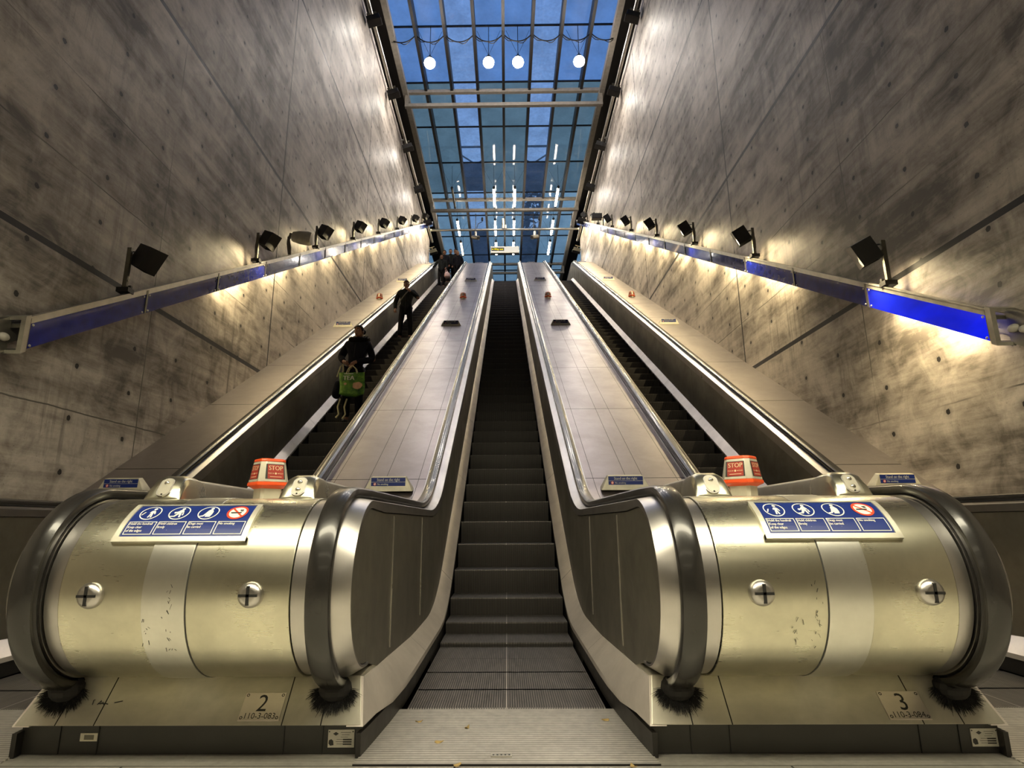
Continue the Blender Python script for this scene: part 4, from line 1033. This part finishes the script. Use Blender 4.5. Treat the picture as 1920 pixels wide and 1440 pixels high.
def person(label, loc, h, J=None, top='coat', hair='short', rz=0.0, bags=None, face=0.0, hood=False, coat_len=.72, group='passengers on the left escalator', vox=.0075):
    """a standing figure facing -y; J overrides joints (metres for a 1.70 m body)"""
    k = h / 1.70; o = thing('person', label, 'person', loc, group, rz=rz); o.scale = (k, k, k)
    j = dict(pel=V(0, 0, .94), wai=V(0, .005, 1.10), che=V(0, .0, 1.30), nek=V(0, .012, 1.455), hed=V(0, -.005, 1.52),
             sl=V(-.185, .01, 1.395), el=V(-.25, .03, 1.12), wl=V(-.24, -.08, .90), sr=V(.185, .01, 1.395), er=V(.25, .03, 1.12), wr=V(.24, -.08, .90),
             hl=V(-.09, 0, .90), kl=V(-.105, -.03, .50), al=V(-.11, .02, .085), hr=V(.09, 0, .90), kr=V(.105, -.03, .50), ar=V(.11, .02, .085))
    if J: j.update({a: V(*b) for a, b in J.items()})
    # body: one skinned surface, fused with head and hands
    names = ['pel', 'wai', 'che', 'nek', 'hed', 'sl', 'el', 'wl', 'sr', 'er', 'wr', 'hl', 'kl', 'al', 'hr', 'kr', 'ar']
    ix = {n: i for i, n in enumerate(names)}
    ed = [('pel', 'wai'), ('wai', 'che'), ('che', 'nek'), ('nek', 'hed'), ('che', 'sl'), ('sl', 'el'), ('el', 'wl'), ('che', 'sr'), ('sr', 'er'), ('er', 'wr'), ('pel', 'hl'), ('hl', 'kl'), ('kl', 'al'), ('pel', 'hr'), ('hr', 'kr'), ('kr', 'ar')]
    rad = dict(pel=(.13, .10), wai=(.12, .09), che=(.115, .08), nek=.046, hed=.052, sl=.055, el=.042, wl=.028, sr=.055, er=.042, wr=.028, hl=.085, kl=.058, al=.042, hr=.085, kr=.058, ar=.042)
    b = MB()
    flat = lambda r: r if isinstance(r, tuple) else (r, r)
    for n in names: r = flat(rad[n]); b.ell(j[n], (r[0], r[1], (r[0] + r[1]) * (.62 if r[0] > .1 else .5)), 16, 10)
    for a, c in ed:
        ra, rc = min(flat(rad[a])), min(flat(rad[c]))
        if 'hed' in (a, c): ra = rc = .05
        if a == 'che' and c in ('sl', 'sr'): ra = rc
        bulge = 1.06 if c in ('al', 'ar', 'wl', 'wr') else 1.0
        b.tube([j[a], j[a].lerp(j[c], .35), j[c]], [ra, (ra * .65 + rc * .35) * bulge, rc], 14)
    hc = j['hed'] + V(0, -.012, .095); Rh = Matrix.Rotation(face, 4, 'Z')
    b.ell(hc, (.076, .096, .115), 28, 20, Rh, head_fn)
    for sx in (-1, 1): b.ell(hc + Rh @ V(sx * .076, .01, -.01), (.012, .022, .032), 8, 6)
    cl = j.get('cl', V(.2, -1, .2)); cr = j.get('cr', V(-.2, -1, .2))
    hd = MB()
    hand(hd, j['wl'], j['dl'] if 'dl' in j else (j['wl'] - j['el']), cl, 1); hand(hd, j['wr'], j['dr'] if 'dr' in j else (j['wr'] - j['er']), cr, -1)
    b.add(hd.v, hd.f); b = fuse(b, vox); b.obj('body', M['skin'], o, 'all')
    # clothes
    ct = {'coat': .034, 'jacket': .028}[top]; m = M[top]
    tn = ['che', 'wai', 'pel', 'hem', 'nek', 'sl', 'el', 'wl', 'sr', 'er', 'wr']; hem = V(0, .0, coat_len) if True else 0
    pj = dict(j); pj['hem'] = hem; pj['nek'] = j['nek'] - V(0, 0, .015); pj['wl'] = j['wl'] + (j['el'] - j['wl']) * .05; pj['wr'] = j['wr'] + (j['er'] - j['wr']) * .05
    tr = dict(che=(.165 + ct * .4, .125 + ct * .3), wai=(.145 + ct * .4, .115 + ct * .3), pel=(.165 + ct * .4, .125 + ct * .4), hem=(.17 + ct * .3, .13 + ct * .3), nek=.066 + ct * .3, sl=.066 + ct * .35, el=.052 + ct * .45, wl=.038 + ct * .3, sr=.066 + ct * .35, er=.052 + ct * .45, wr=.038 + ct * .3)
    ti = {n: i for i, n in enumerate(tn)}
    te = [('che', 'wai'), ('wai', 'pel'), ('pel', 'hem'), ('che', 'nek'), ('che', 'sl'), ('sl', 'el'), ('el', 'wl'), ('che', 'sr'), ('sr', 'er'), ('er', 'wr')]
    MB().add(*skin([pj[n] for n in tn], [(ti[a], ti[c]) for a, c in te], [tr[n] for n in tn])).obj('coat' if top == 'coat' else 'jacket', m, o, 'all')
    fy = -(.125 + ct * .5)
    cx = j['che'].x * .5; mbz = MB()
    mbz.tube([(j['che'].x * .8, fy - .004 + j['che'].y, 1.36), (cx, fy - .010 + j['wai'].y * .5, 1.18), (cx * .6, fy - .006, 1.0), (0, fy - .012, coat_len + .03)], .004, 5); mbz.obj('zip', M['fixture'], o, True)
    ln = ['pel', 'hl', 'kl', 'al', 'hr', 'kr', 'ar']; li = {n: i for i, n in enumerate(ln)}
    pj['al'] = j['al'] + V(0, 0, .01); pj['ar'] = j['ar'] + V(0, 0, .01)
    MB().add(*skin([pj[n] for n in ln], [(0, 1), (1, 2), (2, 3), (0, 4), (4, 5), (5, 6)], [(.14, .11), .10, .076, .066, .10, .076, .066])).obj('trousers', M['trouser'], o, 'all')
    for a in ('al', 'ar'):
        f = j[a]; MB().add(*skin([(f.x, f.y + .03, f.z - .035), (f.x, f.y - .06, f.z - .04), (f.x * 1.06, f.y - .16, f.z - .052)], [(0, 1), (1, 2)], [(.042, .045), (.046, .036), (.036, .026)])).obj('shoe', M['shoe'], o, 'all')
    if hood:
        mb = MB(); n = 28; rnd = random.Random(5)
        ringp = [(hc + V(.135 * math.cos(2 * PI * i / n), .02 + .105 * math.sin(2 * PI * i / n), -.135 + .03 * math.sin(2 * PI * i / n))) for i in range(n + 1)]
        mb.tube(ringp, .045, 10)
        for i in range(340):
            a = rnd.uniform(0, 2 * PI); bq = rnd.uniform(-.5, PI); c0 = hc + V(.135 * math.cos(a), .02 + .105 * math.sin(a), -.135 + .03 * math.sin(a))
            dd = V(math.cos(a) * math.cos(bq), math.sin(a) * math.cos(bq), math.sin(bq)); mb.tube([c0 + dd * .04, c0 + dd * rnd.uniform(.055, .075)], [.004, .001], 3, False)
        mb.obj('fur_collar', M['hair'], o, 'all')
    else:
        mb = MB(); n = 20
        mb.tube([(j['nek'] + V(.072 * math.cos(2 * PI * i / n), -.005 + .068 * math.sin(2 * PI * i / n), .012 + .012 * math.sin(2 * PI * i / n))) for i in range(n + 1)], .022, 8); mb.obj('collar', m, o, 'all')
    # hair
    def hf(p):
        q = p.copy()
        if p.y < -.25: q.z = max(q.z, .42 + .2 * (-p.y - .25)); 
        else: q.z = max(q.z, -.45 if hair != 'bun' else -.25)
        return q
    mb = MB().ell(hc + V(0, .004, .006), (.083, .103, .121), 24, 16, Rh, hf)
    if hair == 'bun': mb.ell(hc + Rh @ V(.01, .115, .03), (.045, .04, .045), 14, 10)
    mb.obj('knit_cap' if hair == 'cap' else 'hair', M['grey'] if hair == 'cap' else M['hair'], o, 'all', label='pale knit cap' if hair == 'cap' else None)
    # face
    mb = MB(); mp = MB(); mw = MB()
    for sx in (-1, 1):
        e = hc + Rh @ V(sx * .031, -.0865, .012); mw.ell(e, (.013, .006, .007), 10, 6); mb.ell(e + Rh @ V(0, -.0045, 0), (.0055, .003, .0055), 8, 6)
        mb.tube([hc + Rh @ V(sx * (.016 + .010 * q), -.090 + .004 * q, .031 + .004 * math.sin(q * 1.6)) for q in range(3)], .0035, 5)
    mw.obj('eye', M['eye'], o, True); mb.obj('brow', M['hair'], o, True)
    mp.ell(hc + Rh @ V(0, -.094, -.060), (.022, .008, .008), 12, 6); mp.obj('lips', M['lips'], o, True)
    return o, j, k
def feet_z(y): return s_(y + .2)
import math as _m
def stand(y):                 # nearest step tread
    n = round((y - 3.26 - .2) / .4); yy = 3.26 + .4 * n
    return yy + .2, s_(yy + .2)
# woman with the green shopping bag
y, z = stand(9.75)
o, j, k = person('person in black padded coat with fur collar holding a green shopping bag', (-2.60, y, z), 1.70,
    dict(wai=(.03, -.02, 1.10), che=(.05, -.02, 1.30), nek=(.06, -.005, 1.455), hed=(.06, -.02, 1.52), sl=(-.13, -.02, 1.39), el=(-.25, .02, 1.17), wl=(-.13, -.20, 1.03), sr=(.23, 0, 1.39), er=(.31, .02, 1.13), wr=(.06, -.25, 1.01),
         kl=(-.10, -.04, .50), dl=(.12, -.10, -.05), dr=(-.05, -.06, -.08), cl=(0, -.2, -1), cr=(0, .3, -1)), 'coat', 'bun', 0, face=-.35, hood=True, coat_len=.62, vox=.0052)
def wpt(o, p): return Vector(o.location) + Matrix.Rotation(o.rotation_euler.z, 4, 'Z') @ (Vector(p) * o.scale.x)
hw = wpt(o, (.05, -.30, .94))
b = thing('shopping_bag', 'green printed shopping bag lettered TEA hanging from the hand of the coated person', 'bag', tuple(hw))
W2, HB, D2 = .205, .37, .055
vs = []; nx = 9; nz = 8
for sd_ in (-1, 1):
    for q in range(nz + 1):
        for i in range(nx + 1):
            u = -1 + 2 * i / nx; v = q / nz
            vs.append((u * W2 * (1 + .05 * v) + .01 * math.sin(5 * v), sd_ * D2 * (1 - abs(u) ** 3) * (1.1 - .5 * v) + .008 * math.sin(7 * u + 3 * v), -.13 - HB * (1 - v) + .012 * u * u - .03 * (1 - v) * (1 - u * u)))
n1 = (nx + 1) * (nz + 1); fs = []
for q in range(nz):
    for i in range(nx):
        a = q * (nx + 1) + i; fs += [(a, a + 1, a + nx + 2, a + nx + 1), (n1 + a, n1 + a + nx + 1, n1 + a + nx + 2, n1 + a + 1)]
for i in range(nx): fs += [(i, n1 + i, n1 + i + 1, i + 1)]
for q in range(nz):
    a = q * (nx + 1); fs += [(a, a + nx + 1, n1 + a + nx + 1, n1 + a), (a + nx, n1 + a + nx, n1 + a + 2 * nx + 1, a + 2 * nx + 1)]
MB().add(vs, fs).obj('pouch', M['greenbag'], b, 'all')
for yy in (-.045, .045): MB().tube([(-.09, yy, -.15), (-.06, yy * .7, -.06), (0, yy * .3, -.005), (.06, yy * .7, -.06), (.09, yy, -.15)], .010, 6).obj('handle', M['straw'], b, True)
mb = MB(); K = lambda u, v: Vector((u, -.069 - .006 * (1 - abs(u / W2)), v)); put_text(mb, 'TEA', .105, -.13, -.265, K, squeeze=1.0, bold=.004); put_rect(mb, -.12, -.165, .04, -.155, K); mb.obj('lettering', M['white'], b)
mb = MB(); put_poly(mb, [(math.cos(q * .6) * (1 + .15 * math.sin(q * 2.1)), .72 * math.sin(q * .6) * (1 + .1 * math.cos(q * 3))) for q in range(10)], .11, -.36, .085, lambda u, v: Vector((u, -.070, v))); put_poly(mb, [(math.cos(q * .6), .8 * math.sin(q * .6)) for q in range(10)], -.09, -.33, .025, lambda u, v: Vector((u, -.0715, v))); mb.obj('print', M['peach'], b)
hw = wpt(o, (-.16, -.24, .98))
b = thing('handbag', 'black slouchy handbag with pale dangling straps beside the green shopping bag', 'bag', tuple(hw))
MB().add(*skin([(-.03, .02, -.28), (-.05, .02, -.46), (-.08, .02, -.60)], [(0, 1), (1, 2)], [(.08, .05), (.14, .08), (.12, .07)])).obj('pouch', M['coat'], b, 'all')
MB().tube([(-.06, 0, -.22), (-.01, -.01, -.05), (.03, -.02, .0), (.04, 0, -.10), (.0, .02, -.22)], .013, 6).obj('handle', M['straw'], b, True)
for dx, L in ((.02, .98), (.13, 1.0)): MB().tube([(dx, -.02, -.60), (dx - .03, -.04, -.74), (dx - .01, -.03, -.86), (dx - .05, -.04, -L + .06)], [.014, .016, .014, .018], 6).obj('strap', M['straw'], b, True)
# man with the shoulder strap
y, z = stand(15.6)
o, j, k = person('person in charcoal jacket with a diagonal strap raising one hand to the chin', (-2.74, y, z), 1.70,
    dict(sr=(.20, .0, 1.40), er=(.34, -.06, 1.20), wr=(.12, -.20, 1.36), sl=(-.20, .01, 1.39), el=(-.31, .06, 1.12), wl=(-.29, -.02, .88), kl=(-.13, -.02, .50), al=(-.15, .0, .085), kr=(.13, -.04, .50), ar=(.14, -.02, .085), dr=(-.05, .01, .05), cr=(-.1, .2, 0)), 'jacket', 'short', 0, coat_len=.72, vox=.006)
MB().tube([(.08, -.075, 1.42), (.0, -.155, 1.28), (-.12, -.165, 1.10), (-.21, -.13, .96)], .016, 6).obj('shoulder_strap', M['galv'], o, True)
# the group at the top
y, z = stand(24.5)
o, j, k = person('person in dark coat holding a pale pink carrier bag near the escalator top', (-2.84, y, z), 1.56, dict(el=(-.34, .04, 1.16), wl=(-.45, -.06, 1.02), wr=(.22, -.15, .95)), 'jacket', 'short')
hw = wpt(o, (.24, -.19, .87))
b = thing('carrier_bag', 'pale pink carrier bag in the hand of the person nearest the group', 'bag', tuple(hw))
MB().add(*skin([(.02, 0, -.10), (.05, 0, -.25), (.07, 0, -.42)], [(0, 1), (1, 2)], [.07, .15, .16])).obj('pouch', M['pinkbag'], b, 'all')
MB().tube([(-.03, 0, -.12), (-.01, 0, -.03), (.0, 0, .0), (.04, 0, -.05), (.08, 0, -.13)], .010, 6).obj('handle', M['pinkbag'], b, True)
for (x, yy, hh, lb, hr, tp) in ((-2.84, 25.9, 1.66, 'person in black coat directly behind the pink carrier bag holder', 'short', 'coat'), (-2.60, 26.35, 1.72, 'person in dark jacket in the middle of the group at the top', 'bun', 'jacket'),
                                 (-2.40, 26.75, 1.80, 'tallest person in the group at the top of the left escalator', 'short', 'coat'), (-2.22, 26.05, 1.62, 'person in black coat and pale knit cap at the right of the top group', 'cap', 'coat')):
    y, z = stand(yy)
    person(lb, (x, y, z), hh, dict(kl=(-.10, -.02, .50)), tp, hr, random.uniform(-.2, .2))
# ------------------------------------------------------------------ outside: dark trees and roofs beyond the glass
rnd = random.Random(11)
for k, (x, yy, hh, lb) in enumerate(((-5.8, 59, 35.5, 'dark tree seen through the clear roof strip on the left'), (4.0, 59, 39, 'dark tree seen through the clear roof strip on the right'))):
    t = thing('tree', lb, 'tree', (x, yy, 0), 'dark trees beyond the roof')
    MB().tube([(0, 0, 0), (.2, 0, hh * .5), (0, 0, hh * .8)], [.8, .6, .2], 8).obj('trunk', M['brickdark'], t, True)
    mb = MB()
    for i in range(900):
        a = rnd.uniform(0, 2 * PI); q = rnd.uniform(0, 1); r = 4.2 * math.sqrt(rnd.uniform(0, 1)) * (1.15 - .8 * q); c = V(r * math.cos(a), r * math.sin(a), hh * (.45 + .55 * q))
        d = V(rnd.uniform(-1, 1), rnd.uniform(-1, 1), rnd.uniform(-1, 1)).normalized(); e2 = d.orthogonal() * .5
        mb.add([c - d * .55, c + e2 * .6, c + d * .55, c - e2 * .6], [(0, 1, 2, 3)])
    mb.obj('crown', M['foliage'], t)
t = thing('footbridge', 'dark lattice footbridge outside above the clear roof strips', 'footbridge', (0, 46, 0))
MB().box((0, 0, 30.1), (40, 2.2, 1.3)).obj('deck', M['brickdark'], t)
MB().box((0, -1.0, 32.4), (40, .12, .14)).obj('rail', M['concourse'], t)
for q in range(-8, 8): MB().tube([(q * 2.4, -1, 30.7), (q * 2.4 + (2.4 if q % 2 else 0), -1, 32.4), (q * 2.4 + 2.4, -1, 30.7 if not q % 2 else 32.4)], .07, 6).obj('brace', M['concourse'], t)
t = thing('building', 'dark terrace of houses glimpsed through the clear roof strips', 'building', (0, 72, 0))
MB().box((0, 0, 18.0), (60, 8, 36)).obj('wall', M['brickdark'], t)
MB().prism([(-5, 36), (5, 36), (0, 39)], lambda p: (-31, p[0], p[1]), lambda p: (31, p[0], p[1])).obj('roof', M['concourse'], t)
# ------------------------------------------------------------------ sky, camera
w = bpy.data.worlds.new('dusk_sky'); bpy.context.scene.world = w; w.use_nodes = True; nt = w.node_tree; nt.nodes.clear()
tc = nt.nodes.new('ShaderNodeTexCoord'); sx_ = nt.nodes.new('ShaderNodeSeparateXYZ'); nt.links.new(tc.outputs['Generated'], sx_.inputs[0])
rp = nt.nodes.new('ShaderNodeValToRGB'); nt.links.new(sx_.outputs[2], rp.inputs[0])
e = rp.color_ramp.elements; e[0].position = 0.0; e[0].color = (.15, .29, .42, 1); e[1].position = .9; e[1].color = (.075, .185, .52, 1)
m_ = e.new(.5); m_.color = (.115, .235, .46, 1)
ns = nt.nodes.new('ShaderNodeTexNoise'); ns.inputs['Scale'].default_value = 3.0; ns.inputs['Detail'].default_value = 4; nt.links.new(tc.outputs['Generated'], ns.inputs['Vector'])
mx = nt.nodes.new('ShaderNodeMix'); mx.data_type = 'RGBA'; mx.blend_type = 'MIX'; mx.inputs[0].default_value = .05
nt.links.new(rp.outputs[0], mx.inputs[6]); nt.links.new(ns.outputs[0], mx.inputs[7])
bg = nt.nodes.new('ShaderNodeBackground'); bg.inputs[1].default_value = 1.2; nt.links.new(mx.outputs[2], bg.inputs[0])
wo = nt.nodes.new('ShaderNodeOutputWorld'); nt.links.new(bg.outputs[0], wo.inputs[0])
cam = bpy.data.cameras.new('camera'); co = bpy.data.objects.new('camera', cam); C.objects.link(co)
cam.sensor_width = 36; cam.lens = 36 * 1112 / 1920; cam.shift_x = (960 - 938) / 1920; cam.clip_start = .05; cam.clip_end = 300
ta, ya, ra = math.radians(13.16), math.radians(-.57), math.radians(.30)
f = V(math.sin(ya) * math.cos(ta), math.cos(ya) * math.cos(ta), math.sin(ta)); r = V(math.cos(ya), -math.sin(ya), 0); u = r.cross(f)
R_ = r * math.cos(ra) - u * math.sin(ra); U_ = u * math.cos(ra) + r * math.sin(ra)
co.matrix_world = Matrix(((R_.x, U_.x, -f.x, .01), (R_.y, U_.y, -f.y, 0), (R_.z, U_.z, -f.z, CAMH), (0, 0, 0, 1)))
sc = bpy.context.scene; sc.camera = co
sc.view_settings.view_transform = 'Standard'; sc.view_settings.look = 'None'; sc.view_settings.gamma = 1.0; sc.view_settings.use_curve_mapping = False
sc.view_settings.exposure = 0.22
